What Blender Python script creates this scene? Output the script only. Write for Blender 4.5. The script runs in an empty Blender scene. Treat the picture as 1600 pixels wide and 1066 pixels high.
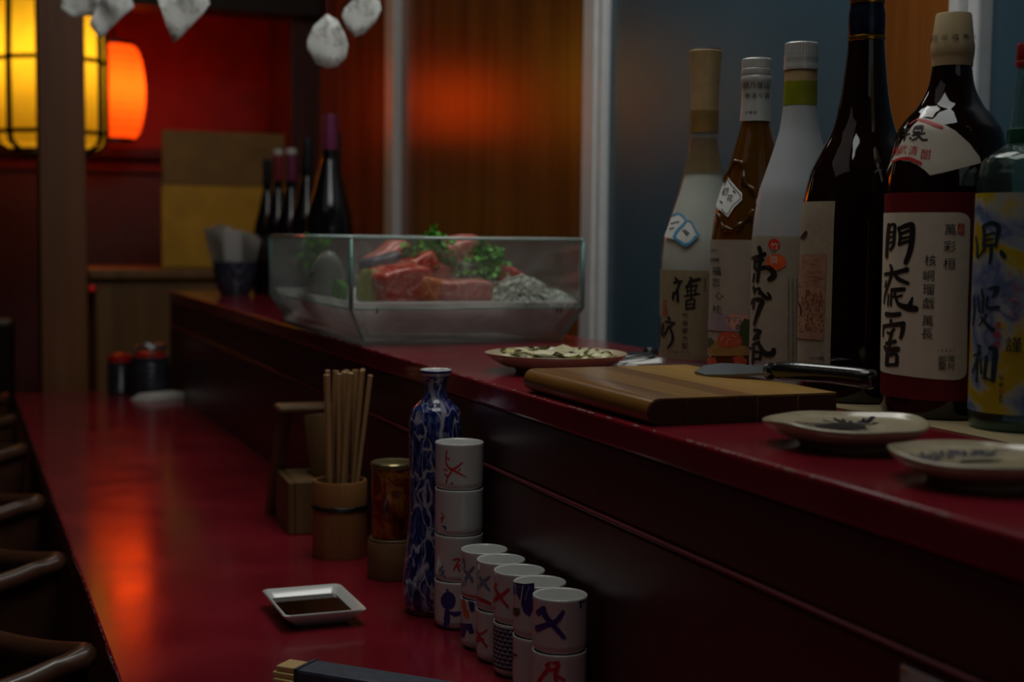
import bpy, bmesh, math, random
from math import sin, cos, pi, radians, atan2, hypot
from mathutils import Vector, Matrix, noise
random.seed(7)
SC = bpy.context.scene
COL = SC.collection

# ------------------------------------------------------------------ camera
YAW, PIT, ROLL = radians(21.4), radians(4.25), radians(0.63)
fwd = Vector((sin(YAW)*cos(PIT), cos(YAW)*cos(PIT), -sin(PIT)))
rgt = Vector((cos(YAW), -sin(YAW), 0)); upv = rgt.cross(fwd)
r2 = cos(ROLL)*rgt + sin(ROLL)*upv; u2 = -sin(ROLL)*rgt + cos(ROLL)*upv
cam_d = bpy.data.cameras.new('camera'); cam = bpy.data.objects.new('camera', cam_d); COL.objects.link(cam)
cam.matrix_world = Matrix(((r2.x, u2.x, -fwd.x, 0), (r2.y, u2.y, -fwd.y, 0), (r2.z, u2.z, -fwd.z, 1.112), (0, 0, 0, 1)))
cam_d.lens = 50; cam_d.sensor_width = 36; cam_d.clip_start = .02
cam_d.dof.use_dof = True; cam_d.dof.focus_distance = 1.30; cam_d.dof.aperture_fstop = 5.6
SC.camera = cam

# ------------------------------------------------------------------ world, lamps, exposure
SC.view_settings.view_transform = 'Standard'; SC.view_settings.look = 'None'
SC.view_settings.gamma = 1.0; SC.view_settings.use_curve_mapping = False
SC.view_settings.exposure = 0.0
SC.cycles.use_denoising = True
SC.cycles.max_bounces = 10; SC.cycles.transparent_max_bounces = 24
w = bpy.data.worlds.new('room_air'); SC.world = w; w.use_nodes = True
w.node_tree.nodes['Background'].inputs[0].default_value = (.5, .55, .7, 1)
w.node_tree.nodes['Background'].inputs[1].default_value = 0.004

def area(name, loc, target, size, power, color=(1, 1, 1), size_y=None):
    l = bpy.data.lights.new(name, 'AREA'); l.energy = power; l.color = color
    l.size = size
    if size_y: l.shape = 'RECTANGLE'; l.size_y = size_y
    o = bpy.data.objects.new(name, l); COL.objects.link(o); o.location = loc
    o.rotation_euler = (Vector(target)-Vector(loc)).to_track_quat('-Z', 'Y').to_euler()
    return o
def point(name, loc, power, color, r=.04):
    l = bpy.data.lights.new(name, 'POINT'); l.energy = power; l.color = color; l.shadow_soft_size = r
    o = bpy.data.objects.new(name, l); COL.objects.link(o); o.location = loc
    return o
area('back_bar_lamp', (1.06, 2.1, 1.98), (.55, 1.9, .96), .22, 2.6, (.95, 1.0, .97), 1.7)
area('room_ceiling_lamp', (-.5, 1.3, 2.35), (.0, 1.8, .0), 1.1, .6, (1, .95, .88), 1.1)
area('counter_fill', (.42, 1.02, 2.45), (.52, 1.4, 1.0), .8, 4.8, (.97, 1, .97), .8)  # added overhead fill for the cups, bottle labels and hanging papers
area('case_fill', (.62, 1.75, 2.42), (.62, 1.95, 1.0), .6, 5.0, (1, .98, .93), .9)  # added fill to brighten the glass case, not a known lamp
area('far_fill', (.60, 3.5, 2.42), (.6, 3.6, 1.0), .5, 1.2, (1, .90, .78), .5)  # invented fill that lifts the far cabinet and background
area('front_fill', (.55, -1.8, 1.9), (.75, 2.3, 1.3), 1.4, .9, (.92, .97, 1.0), 1.1)  # added unseen fill behind the camera, lights the label fronts; no window here
point('yellow_lantern_bulb', (.271, 4.4, 1.62), 2.3, (1, .86, .50), .04)
point('red_lantern_bulb', (.54, 5.3, 1.62), 2.4, (1, .62, .30), .03)

# ------------------------------------------------------------------ colour + material helpers
def lin(r, g, b):
    f = lambda c: (c/255/12.92) if c <= 10 else ((c/255+.055)/1.055)**2.4
    return (f(r), f(g), f(b), 1)
class NT:
    def __init__(s, name):
        s.m = bpy.data.materials.new(name); s.m.use_nodes = True
        s.t = s.m.node_tree; s.b = s.t.nodes['Principled BSDF']; s.out = s.t.nodes['Material Output']
    def n(s, typ, **kw):
        nd = s.t.nodes.new(typ)
        for k, v in kw.items(): setattr(nd, k, v)
        return nd
    def l(s, a, b): s.t.links.new(a, b)
    def coords(s, scale=(1, 1, 1), src='Object'):
        c = s.n('ShaderNodeTexCoord'); m = s.n('ShaderNodeMapping'); m.inputs['Scale'].default_value = scale
        s.l(c.outputs[src], m.inputs[0]); return m.outputs[0]
    def noise(s, scale=5, detail=4, vec=None, rough=.5, dist=0):
        nd = s.n('ShaderNodeTexNoise'); nd.inputs['Scale'].default_value = scale; nd.inputs['Detail'].default_value = detail
        nd.inputs['Roughness'].default_value = rough; nd.inputs['Distortion'].default_value = dist
        if vec: s.l(vec, nd.inputs['Vector'])
        return nd.outputs['Fac']
    def ramp(s, fac, stops):
        r = s.n('ShaderNodeValToRGB'); e = r.color_ramp.elements
        while len(e) < len(stops): e.new(.5)
        for el, (p, c) in zip(e, stops): el.position = p; el.color = c
        s.l(fac, r.inputs[0]); return r.outputs[0]
    def bump(s, fac, strength=.2, dist=.001):
        b = s.n('ShaderNodeBump'); b.inputs['Strength'].default_value = strength; b.inputs['Distance'].default_value = dist
        s.l(fac, b.inputs['Height']); s.l(b.outputs[0], s.b.inputs['Normal'])
    def p(s, **kw):
        for k, v in kw.items(): s.b.inputs[k.replace('_', ' ')].default_value = v
        return s
def flat(name, c, rough=.5, metal=0, var=.12, scale=30, coat=0, bump=0, spec=.5):
    t = NT(name); v = t.coords(); f = t.noise(scale, 4, v)
    c2 = tuple(min(1, x*(1-var)) for x in c[:3])+(1,); c3 = tuple(min(1, x*(1+var)) for x in c[:3])+(1,)
    t.l(t.ramp(f, [(.3, c2), (.7, c3)]), t.b.inputs['Base Color'])
    t.p(Roughness=rough, Metallic=metal, Coat_Weight=coat, Coat_Roughness=.05, Specular_IOR_Level=spec)
    if bump: t.bump(f, bump)
    return t.m
def wood(name, c1, c2, axis='Y', rough=.45, grain=60, coat=0, big=4, bump=.15, c0=None):
    t = NT(name); s = {'X': (.06, 1, 1), 'Y': (1, .06, 1), 'Z': (1, 1, .06)}[axis]
    v = t.coords(s); f = t.noise(grain, 6, v, .65, .3); g = t.noise(big*3, 2, v)
    mx = t.n('ShaderNodeMath', operation='ADD'); t.l(f, mx.inputs[0]); t.l(g, mx.inputs[1])
    md = t.n('ShaderNodeMath', operation='MULTIPLY'); t.l(mx.outputs[0], md.inputs[0]); md.inputs[1].default_value = .5
    t.l(t.ramp(md.outputs[0], [(.38, c1), (.62, c2)]), t.b.inputs['Base Color'])
    t.p(Roughness=rough, Coat_Weight=coat, Coat_Roughness=.12); t.bump(f, bump, .0006)
    return t.m
def thin_glass(name, tint, rough=.02, haze=.04, hazecol=(.7, .75, .72, 1), ior=1.45, smear=0.):
    """real see-through pane: transparent body + fresnel gloss + a film of grime and painted sheen"""
    t = NT(name); t.t.nodes.remove(t.b)
    tr = t.n('ShaderNodeBsdfTransparent'); tr.inputs[0].default_value = tint
    gl = t.n('ShaderNodeBsdfGlossy'); gl.inputs['Roughness'].default_value = rough
    d1 = t.n('ShaderNodeBsdfDiffuse'); d1.inputs[0].default_value = hazecol
    d2 = t.n('ShaderNodeBsdfTranslucent'); d2.inputs[0].default_value = hazecol
    df = t.n('ShaderNodeMixShader'); t.l(d1.outputs[0], df.inputs[1]); t.l(d2.outputs[0], df.inputs[2])
    fr = t.n('ShaderNodeFresnel'); ge = t.n('ShaderNodeNewGeometry'); mr = t.n('ShaderNodeMapRange')
    mr.inputs[3].default_value = ior; mr.inputs[4].default_value = 1/ior     # a straight-through pane has no total internal reflection at its second face
    t.l(ge.outputs['Backfacing'], mr.inputs[0]); t.l(mr.outputs[0], fr.inputs[0])
    m1 = t.n('ShaderNodeMixShader'); m2 = t.n('ShaderNodeMixShader')
    if smear:
        f = t.noise(14, 5, t.coords((1, 1, 2.2)), .6, 1.2)
        r = t.ramp(f, [(.35, (haze*.5,)*3+(1,)), (.75, (haze+smear,)*3+(1,))]); t.l(r, m1.inputs[0])
    else: m1.inputs[0].default_value = haze
    t.l(tr.outputs[0], m1.inputs[1]); t.l(df.outputs[0], m1.inputs[2])
    t.l(fr.outputs[0], m2.inputs[0]); t.l(m1.outputs[0], m2.inputs[1]); t.l(gl.outputs[0], m2.inputs[2])
    t.l(m2.outputs[0], t.out.inputs[0]); return t.m

# ------------------------------------------------------------------ object helpers
def link(name, bm, mat, parent=None, smooth=False, auto=None):
    me = bpy.data.meshes.new(name); bm.normal_update(); bm.to_mesh(me); bm.free()
    for m in (mat if isinstance(mat, (list, tuple)) else [mat]): me.materials.append(m)
    if smooth:
        me.polygons.foreach_set('use_smooth', [True]*len(me.polygons))
        if auto: me.set_sharp_from_angle(angle=radians(auto))
    o = bpy.data.objects.new(name, me); COL.objects.link(o)
    if parent: o.parent = parent
    return o
def tag(o, label, cat, group=None, kind=None):
    o['label'] = label; o['category'] = cat
    if group: o['group'] = group
    if kind: o['kind'] = kind
    return o
def thing(name, label, cat, loc=(0, 0, 0), rz=0, group=None):
    o = bpy.data.objects.new(name, None); COL.objects.link(o); o.location = loc; o.rotation_euler = (0, 0, rz)
    o.empty_display_size = .02
    return tag(o, label, cat, group)
def struct(o): o['kind'] = 'structure'; return o
def stuff(o): o['kind'] = 'stuff'; return o
def box(bm, x0, x1, y0, y1, z0, z1, bev=0, seg=2, m=None):
    vs = [bm.verts.new((x, y, z)) for z in (z0, z1) for y in (y0, y1) for x in (x0, x1)]
    fs = [bm.faces.new([vs[i] for i in f]) for f in ((0, 2, 3, 1), (4, 5, 7, 6), (0, 1, 5, 4), (1, 3, 7, 5), (3, 2, 6, 7), (2, 0, 4, 6))]
    if bev:
        es = list({e for f in fs for e in f.edges})
        r = bmesh.ops.bevel(bm, geom=es, offset=bev, segments=seg, affect='EDGES', profile=.5)
        vs = list({v for f in r['faces'] for v in f.verts}|{v for v in vs if v.is_valid})
    if m:
        for v in vs:
            if v.is_valid: v.co = m @ v.co
    return vs
def bx(name, dims, mat, parent=None, bev=.002, seg=2, m=None):
    bm = bmesh.new(); box(bm, *dims, bev=bev, seg=seg, m=m); return link(name, bm, mat, parent)
def lathe(bm, prof, seg=48, cap=True):
    """prof: [(r, z)] outside bottom->top or any order; closes ends with fans when r > 0"""
    rings = []
    for r, z in prof:
        if r < 1e-6: rings.append([bm.verts.new((0, 0, z))])
        else: rings.append([bm.verts.new((r*cos(2*pi*i/seg), r*sin(2*pi*i/seg), z)) for i in range(seg)])
    for a, b in zip(rings, rings[1:]):
        for i in range(seg):
            j = (i+1) % seg
            if len(a) == 1 and len(b) == 1: continue
            if len(a) == 1: bm.faces.new((a[0], b[j], b[i]))
            elif len(b) == 1: bm.faces.new((a[i], a[j], b[0]))
            else: bm.faces.new((a[i], a[j], b[j], b[i]))
    if cap:
        for rg in (rings[0], rings[-1]):
            if len(rg) > 1: bm.faces.new(rg)
    bmesh.ops.recalc_face_normals(bm, faces=bm.faces)
def turned(name, prof, mat, parent=None, seg=48, cap=True, auto=35):
    bm = bmesh.new(); lathe(bm, prof, seg, cap); return link(name, bm, mat, parent, True, auto)
def tube(bm, pts, rad, seg=8, closed=False):
    pts = [Vector(p) for p in pts]; rs = rad if isinstance(rad, (list, tuple)) else [rad]*len(pts)
    rings = []; N = len(pts); prev = None
    for i, p in enumerate(pts):
        a = pts[i-1] if (i or closed) else p; b = pts[(i+1) % N] if (i < N-1 or closed) else p
        t = (b-a).normalized()
        if prev is None:
            n = t.orthogonal().normalized()
        else:
            n = (prev-t*prev.dot(t)).normalized()
        prev = n; q = t.cross(n)
        rings.append([bm.verts.new(p+rs[i]*(cos(2*pi*k/seg)*n+sin(2*pi*k/seg)*q)) for k in range(seg)])
    R = list(zip(rings, rings[1:]))+([(rings[-1], rings[0])] if closed else [])
    for a, b in R:
        for k in range(seg):
            j = (k+1) % seg; bm.faces.new((a[k], a[j], b[j], b[k]))
    if not closed:
        bm.faces.new(rings[0]); bm.faces.new(rings[-1])
    bmesh.ops.recalc_face_normals(bm, faces=bm.faces)
def prism(bm, pts, z0, z1, m=None):
    a = [bm.verts.new((x, y, z0)) for x, y in pts]; b = [bm.verts.new((x, y, z1)) for x, y in pts]
    bm.faces.new(a[::-1]); bm.faces.new(b)
    for i in range(len(pts)):
        j = (i+1) % len(pts); bm.faces.new((a[i], a[j], b[j], b[i]))
    if m:
        for v in a+b: v.co = m @ v.co
    bmesh.ops.recalc_face_normals(bm, faces=bm.faces); return a+b
def clone(o, parent=None):
    c = o.copy(); COL.objects.link(c)
    if parent: c.parent = parent
    for ch in [k for k in o.children]: clone(ch, c)
    return c
def rough_up(bm, amp, freq, seed=0):
    for v in bm.verts:
        n = noise.noise_vector(v.co*freq+Vector((seed*3.1, seed*1.7, seed)))
        v.co += n*amp
PRINTS = {
 ('B5', 'label'): [
  ('ink',1,'S',[(-1758.3,159.02,3.0),(-1802.7,149.06,3.0),(-1830.4,131.84,3.01)]),
  ('ink',1,'S',[(-1763.6,157.43,2.6),(-1585.5,158.83,2.58),(-1592.4,151.47,2.58),(-1611.0,141.95,2.58),(-1709.7,137.92,2.6)]),
  ('ink',1,'S',[(-1740.7,152.25,1.8),(-1607.0,153.05,1.79)]),
  ('ink',1,'S',[(-1753.4,147.87,1.8),(-1617.1,149.09,1.79)]),
  ('ink',1,'S',[(-1748.7,143.48,1.8),(-1613.3,144.73,1.79)]),
  ('ink',1,'S',[(-1487.0,156.22,2.57),(-1444.2,149.13,2.57),(-1465.6,142.43,2.57)]),
  ('ink',1,'S',[(-1486.4,155.43,2.96),(-1267.2,158.58,4.31),(-1212.6,157.02,4.7),(-1214.1,145.31,4.5),(-1252.7,135.89,4.32),(-1321.8,127.59,3.94)]),
  ('ink',1,'S',[(-1439.2,151.1,2.57),(-1264.2,153.89,2.55)]),
  ('ink',1,'S',[(-1457.8,146.77,2.37),(-1261.0,148.8,2.35)]),
  ('ink',1,'S',[(-1476.8,142.42,2.57),(-1249.9,145.68,2.55)]),
  ('ink',1,'S',[(-1682.1,125.59,2.0),(-1633.6,120.47,2.99),(-1699.7,111.59,2.2),(-1854.6,100.06,1.81),(-1892.4,92.71,1.21)]),
  ('ink',1,'S',[(-1903.7,117.29,2.82),(-1541.0,119.17,3.37),(-1280.5,122.14,4.32)]),
  ('ink',1,'S',[(-1578.5,118.96,1.99),(-1467.3,114.37,3.56),(-1254.7,110.78,2.95)]),
  ('ink',1,'S',[(-1806.1,112.21,1.41),(-1863.2,106.49,1.41)]),
  ('ink',1,'S',[(-1633.6,104.53,3.59),(-1326.7,105.93,3.55)]),
  ('ink',1,'S',[(-1721.8,101.15,1.6),(-1728.8,91.51,1.6)]),
  ('ink',1,'S',[(-1632.2,102.94,1.8),(-1636.6,91.75,1.8)]),
  ('ink',1,'S',[(-1528.8,103.55,2.18),(-1535.1,99.16,2.19),(-1372.7,100.71,2.17)]),
  ('ink',1,'S',[(-1601.4,99.02,1.79),(-1513.5,99.21,1.79)]),
  ('ink',1,'S',[(-1526.0,99.98,1.79),(-1487.8,96.09,2.58),(-1430.2,93.21,3.56),(-1251.1,90.87,5.71),(-1103.1,90.26,5.09)]),
  ('ink',1,'S',[(-1171.6,99.78,1.37),(-1216.5,93.16,4.32)]),
  ('ink',1,'S',[(-1813.0,84.23,4.02),(-1589.0,84.07,4.19),(-1403.4,85.37,3.76)]),
  ('ink',1,'S',[(-1916.5,73.41,3.44),(-1636.7,75.36,3.6),(-1317.9,77.69,4.15)]),
  ('ink',1,'S',[(-1626.1,79.56,2.6),(-1608.3,74.81,2.6)]),
  ('ink',1,'S',[(-1890.5,73.9,1.82),(-1903.8,64.94,1.82)]),
  ('ink',1,'S',[(-1337.1,77.24,3.95),(-1343.4,71.68,3.56),(-1379.8,65.61,2.97)]),
  ('ink',1,'S',[(-1740.6,69.15,2.41),(-1616.5,67.98,2.4)]),
  ('ink',1,'S',[(-1529.5,72.67,2.39),(-1630.8,68.33,2.4)]),
  ('ink',1,'S',[(-1590.4,69.27,2.59),(-1653.5,61.03,2.6),(-1635.0,56.28,2.6)]),
  ('ink',1,'S',[(-1766.5,59.39,3.42),(-1486.4,62.45,3.38)]),
  ('ink',1,'S',[(-1779.7,54.25,4.43),(-1415.5,56.33,4.36)]),
  ('ink',1,'S',[(-1822.9,57.15,2.42),(-1780.0,54.49,2.42)]),
  ('ink',1,'S',[(-1713.1,51.14,3.21),(-1731.9,41.78,3.22)]),
  ('ink',1,'S',[(-1721.4,49.33,3.21),(-1472.1,51.97,3.18),(-1452.7,43.02,3.18)]),
  ('ink',1,'S',[(-1725.1,41.81,3.01),(-1435.2,43.34,2.98)]),
  ('ink',1,'T','萬',-612.7,154.9,9.65),
  ('ink',1,'T','彩',-614.2,141.41,10.05),
  ('ink',1,'T','桓',-609.6,127.52,10.06),
  ('ink',1,'T','核',-898.6,129.98,9.72),
  ('ink',1,'T','峒',-918.5,117.68,9.73),
  ('ink',1,'T','瑠',-914.7,106.47,9.74),
  ('ink',1,'T','戯',-908.0,95.33,9.74),
  ('ink',1,'T','萬',-911.6,81.06,9.75),
  ('ink',1,'T','長',-914.4,70.33,9.76),
  ('ink',1,'T','1',-734.3,57.18,3.27),
  ('ink',1,'T','0',-675.0,57.29,3.27),
  ('ink',1,'T','6',-612.8,57.39,3.27),
  ('ink',1,'T','5',-553.5,57.47,3.26),
  ('ink',1,'T','1',-493.7,57.54,3.26),
  ('ink',1,'T','御',-670.4,50.03,6.85),
  ('ink',1,'T','國',-534.0,50.71,5.75),
  ('ink',1,'T','蘭',-666.7,44.24,6.85),
  ('ink',1,'T','阿',-529.8,44.46,5.76),
  ('seal',1,'P',[(-503.8,159.8),(-406.1,159.85),(-403.1,151.32),(-504.1,151.57)]),
  ('paper',2,'T','之',-453.7,157.67,3.86),
  ('paper',2,'T','印',-454.0,153.83,3.86),
 ],
 ('B5', 'label_panel'): [
  ('paper',1,'P',[(-2190.2,168.78),(-1936.5,168.63),(-1046.0,168.69),(-483.2,168.8),(-408.5,167.92),(-346.7,165.8),(-313.9,162.75),(-306.4,144.29),(-300.3,113.42),(-304.2,97.92),(-294.3,74.63),(-277.7,43.44),(-285.2,38.75),(-319.7,36.0),(-388.7,34.17),(-480.0,33.47),(-779.8,33.78),(-1272.1,34.69),(-1946.4,35.07),(-2190.1,36.43)]),
 ],
 ('B5', 'collar_label'): [
  ('paper',0,'P',[(-2145.5,201.85),(-1853.3,215.41),(-1667.0,227.59),(-1428.8,241.87),(-1329.5,246.19),(-936.4,243.47),(-573.3,234.2),(-320.8,223.76),(-157.1,212.99),(-138.4,208.66),(-482.5,204.08),(-758.9,200.47),(-953.8,198.4),(-1050.4,202.84),(-1189.0,207.39),(-1341.0,210.13),(-1616.2,211.87),(-1856.0,209.44)]),
  ('ink',1,'S',[(-1679.9,236.1,1.49),(-1510.8,237.42,1.48)]),
  ('ink',1,'S',[(-1600.4,237.82,1.3),(-1602.1,233.35,1.3)]),
  ('ink',1,'S',[(-1672.3,232.51,1.3),(-1471.2,233.45,1.29)]),
  ('ink',1,'S',[(-1573.1,233.27,1.48),(-1597.9,228.44,1.48)]),
  ('ink',1,'S',[(-1380.0,238.73,1.47),(-1375.7,234.25,1.47),(-1239.2,234.39,1.47)]),
  ('ink',1,'S',[(-1380.0,238.73,1.66),(-1203.7,239.08,1.65),(-1202.9,234.91,1.65)]),
  ('ink',1,'S',[(-1337.3,236.69,1.1),(-1217.5,237.31,1.1)]),
  ('ink',1,'S',[(-1390.4,231.77,1.29),(-1120.6,233.27,1.28)]),
  ('ink',1,'S',[(-1236.7,233.94,1.47),(-1274.9,229.59,1.47),(-1368.6,227.88,1.47)]),
  ('ink',1,'S',[(-1242.1,231.0,1.65),(-1155.3,227.89,1.65),(-1066.6,227.6,1.64)]),
  ('ink',1,'S',[(-1447.1,229.98,1.48),(-1404.1,228.85,1.47)]),
  ('red',1,'T','壺',-1818.5,220.1,7.78),
  ('red',1,'T','武',-1570.4,220.66,7.71),
  ('red',1,'T','清',-1314.4,219.22,8.23),
  ('red',1,'T','酣',-1056.9,215.86,9.04),
  ('red',1,'S',[(-1444.6,245.4,1.48),(-1121.9,242.25,2.56),(-812.1,237.28,2.54)]),
  ('red',1,'S',[(-1588.5,241.54,1.11),(-1470.5,244.55,1.11)]),
  ('red',1,'S',[(-1863.1,211.25,1.5),(-1525.5,213.15,2.22),(-1311.5,211.99,2.57),(-1119.4,208.32,2.19)]),
 ],
 ('B5', 'cap'): [
  ('ink',1,'T','金',-2200.2,313.64,4.5),
  ('ink',1,'T','所',-1665.5,312.96,5.07),
  ('ink',1,'T','田',-1060.6,312.42,4.45),
  ('ink',1,'T','晴',-557.6,312.4,5.32),
  ('ink',1,'T','美',-59.5,312.83,5.03),
  ('ink',1,'T','井',858.7,314.01,4.47),
 ],
 ('B1', 'label'): [
  ('ink',1,'S',[(-1151.2,103.1,3.01),(-1071.2,99.43,3.0)]),
  ('ink',1,'S',[(-1197.3,97.88,3.01),(-971.7,99.9,3.0)]),
  ('ink',1,'S',[(-1013.9,98.99,2.57),(-1134.8,87.66,2.58),(-1240.5,81.98,2.58)]),
  ('ink',1,'S',[(-1090.1,91.17,3.0),(-1075.2,77.45,3.0)]),
  ('ink',1,'S',[(-1217.5,87.53,2.15),(-1203.4,78.6,2.15)]),
  ('ink',1,'S',[(-757.4,103.9,2.99),(-702.7,100.88,2.99)]),
  ('ink',1,'S',[(-782.5,99.43,3.41),(-538.9,102.72,3.41)]),
  ('ink',1,'S',[(-680.1,101.24,2.56),(-870.6,93.53,2.56)]),
  ('ink',1,'S',[(-858.6,93.54,2.14),(-591.6,95.86,2.13)]),
  ('ink',1,'S',[(-838.6,93.22,1.92),(-811.2,84.36,1.92)]),
  ('ink',1,'S',[(-617.4,95.16,1.92),(-635.4,84.9,1.92)]),
  ('ink',1,'S',[(-829.0,89.13,1.71),(-630.4,90.71,1.71)]),
  ('ink',1,'S',[(-902.8,83.56,2.14),(-539.1,86.7,2.13)]),
  ('ink',1,'S',[(-734.8,95.9,1.92),(-732.4,81.38,1.92)]),
  ('ink',1,'S',[(-852.3,78.66,2.14),(-848.6,69.59,2.14)]),
  ('ink',1,'S',[(-852.3,78.66,2.14),(-656.1,80.44,2.13),(-667.0,70.86,2.13)]),
  ('ink',1,'S',[(-842.6,74.4,1.71),(-669.1,75.64,1.71)]),
  ('ink',1,'S',[(-856.6,69.75,2.14),(-644.5,71.23,2.13)]),
  ('ink',1,'S',[(-1845.2,59.22,1.97),(-1896.7,26.54,1.98)]),
  ('ink',1,'S',[(-1599.5,52.02,2.61),(-1668.6,39.59,2.62),(-1512.8,40.08,2.61),(-1370.3,49.18,2.6)]),
  ('ink',1,'S',[(-1374.8,59.22,3.03),(-1304.3,57.15,3.02)]),
  ('ink',1,'S',[(-1483.2,54.43,3.04),(-1158.2,53.18,3.01)]),
  ('ink',1,'S',[(-1217.2,52.0,2.16),(-1381.6,47.07,2.16)]),
  ('ink',1,'S',[(-1294.8,47.65,2.16),(-1212.2,39.22,3.23),(-1240.6,32.21,3.02),(-1398.0,24.43,1.73)]),
  ('ink',1,'T','竹',-873.7,62.35,6.85),
  ('ink',1,'T','泉',-870.2,53.77,6.85),
  ('ink',1,'T','蒙',-867.0,45.53,6.86),
  ('ink',1,'T','方',-863.6,36.94,6.86),
  ('ink',1,'T','配',-860.6,28.86,7.2),
  ('ink',1,'T','2',-1258.3,20.89,2.77),
  ('ink',1,'T','0',-1191.1,21.1,2.76),
  ('ink',1,'T','0',-1127.7,21.28,2.76),
  ('ink',1,'T','8',-1067.3,21.46,2.75),
  ('ink',1,'T','-',-1009.4,21.61,2.75),
  ('ink',1,'T','0',-953.4,21.75,2.75),
  ('ink',1,'T','7',-899.0,21.88,2.75),
  ('ink',1,'T','-',-846.0,22.0,2.75),
  ('ink',1,'T','2',-794.1,22.1,2.74),
  ('ink',1,'T','2',-743.0,22.2,2.74),
  ('ink',1,'T','L',-1847.2,19.68,2.46),
  ('ink',1,'T','O',-1681.0,20.29,2.45),
  ('ink',1,'T','T',-1568.5,20.7,2.44),
  ('ink',1,'T','.',-1476.8,21.03,2.43),
  ('ink',1,'T','米',-412.9,102.97,2.72),
  ('ink',1,'T','麹',-411.5,99.91,2.73),
  ('ink',1,'T','酒',-410.0,96.84,2.73),
  ('ink',1,'T','精',-408.6,93.78,2.73),
  ('ink',1,'T','度',-407.1,90.71,2.73),
  ('seal',1,'T','大',-1532.2,76.55,5.9),
  ('seal',1,'T','吉',-1528.6,70.48,6.59),
  ('seal',1,'T','酒',-1525.0,64.06,6.6),
 ],
 ('B1', 'logo_sticker'): [
  ('paper',0,'P',[(-1706.1,169.23),(-1445.9,173.48),(-1151.4,171.7),(-930.0,165.7),(-774.6,161.46),(-629.2,152.98),(-565.3,150.46),(-755.6,142.72),(-978.4,139.53),(-1208.6,145.06),(-1850.9,148.35),(-1769.5,157.93)]),
  ('azure',1,'S',[(-1627.7,171.46,1.56),(-1373.9,174.15,1.73),(-1153.8,172.05,1.72),(-999.5,166.55,2.06),(-1061.9,161.39,2.74),(-1215.0,155.36,3.09),(-1282.0,148.47,3.44)]),
  ('azure',1,'S',[(-999.5,166.55,1.54),(-830.4,164.86,1.71),(-709.4,158.06,1.71),(-628.1,152.13,2.39),(-557.2,150.46,2.04)]),
  ('azure',1,'S',[(-1276.6,147.61,1.89),(-1078.6,143.4,2.74),(-936.1,139.89,3.08),(-775.7,142.7,2.73),(-664.0,148.71,3.41)]),
  ('azure',1,'S',[(-1210.9,145.57,2.4),(-959.6,140.9,2.39)]),
  ('ink',1,'S',[(-1571.7,163.12,1.08),(-1224.8,165.16,1.08)]),
  ('ink',1,'S',[(-1578.6,157.05,1.08),(-1359.1,158.27,1.08)]),
  ('ink',1,'S',[(-1032.9,155.4,1.29),(-876.0,150.33,1.28)]),
  ('ink',1,'S',[(-988.4,156.27,1.07),(-837.7,152.05,1.07)]),
 ],
 ('B2', 'label'): [
  ('ink',1,'T','精',-1803.1,135.07,2.59),
  ('ink',1,'T','米',-1681.3,135.13,2.58),
  ('ink',1,'T','仕',-1587.9,135.19,2.58),
  ('ink',1,'T','込',-1508.8,135.23,2.57),
  ('ink',1,'T','純',-1812.1,125.1,3.99),
  ('ink',1,'T','米',-1664.9,125.22,3.98),
  ('ink',1,'T','梅',-1556.4,125.31,3.96),
  ('ink',1,'T','酒',-1465.6,125.39,3.95),
  ('ink',1,'T','福',-1519.5,113.68,9.9),
  ('ink',1,'T','恋',-1533.9,101.77,9.52),
  ('ink',1,'T','心',-1385.0,88.76,8.7),
  ('ink',1,'T','桂',-1460.8,74.15,10.3),
  ('pic_rock',1,'P',[(-2084.8,51.45),(-2084.8,63.61),(-1613.7,70.81),(-1374.8,75.32),(-1185.3,69.8),(-973.0,66.28),(-831.0,68.48),(-559.3,64.91),(-553.1,53.17)]),
  ('pic_pink',1,'P',[(-1182.8,65.86),(-975.7,71.19),(-785.5,69.53),(-584.4,70.75),(-575.1,53.15),(-966.3,54.5)]),
  ('pic_ochre',1,'P',[(-2084.8,35.25),(-1689.2,42.63),(-1284.8,40.89),(-908.6,37.9),(-581.2,39.43),(-575.5,28.64),(-2084.8,24.1)]),
  ('pic_green',2,'P',[(-779.7,58.76),(-684.5,66.72),(-568.1,64.9),(-571.3,37.48),(-723.9,39.23),(-797.4,48.92)]),
  ('pic_green',2,'P',[(-2084.8,40.33),(-1691.7,44.62),(-1494.0,39.26),(-1815.6,33.17),(-2084.8,33.23)]),
  ('pic_red',2,'P',[(-1406.4,43.51),(-1322.7,49.7),(-1119.3,52.59),(-916.1,51.65),(-751.7,49.0),(-716.4,42.18),(-814.1,37.11),(-1108.9,35.44),(-1313.6,36.84)]),
  ('pic_red',2,'P',[(-950.3,25.98),(-718.2,28.43),(-603.9,23.7),(-644.8,16.76),(-873.5,17.3)]),
  ('pic_red',2,'P',[(-2084.9,21.09),(-1481.0,24.35),(-1331.0,15.92),(-1779.4,12.18)]),
  ('pic_pink',3,'S',[(-1273.8,42.9,0.99),(-1205.2,47.24,0.99)]),
  ('pic_pink',3,'S',[(-1121.9,39.16,0.79),(-1071.4,43.63,0.79),(-980.5,44.63,0.79)]),
  ('pic_pink',3,'S',[(-963.2,49.0,0.98),(-875.4,46.82,0.98)]),
  ('pic_pink',3,'S',[(-853.6,41.35,0.78),(-808.9,44.58,0.78)]),
  ('pic_ochre',3,'S',[(-1200.8,40.53,0.79),(-1158.2,44.6,0.79)]),
  ('pic_ochre',3,'S',[(-1032.0,46.88,0.79),(-1012.7,48.5,0.79)]),
  ('pic_ochre',3,'S',[(-908.9,38.49,0.78),(-892.0,42.46,0.78)]),
 ],
 ('B2', 'tag'): [
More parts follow.
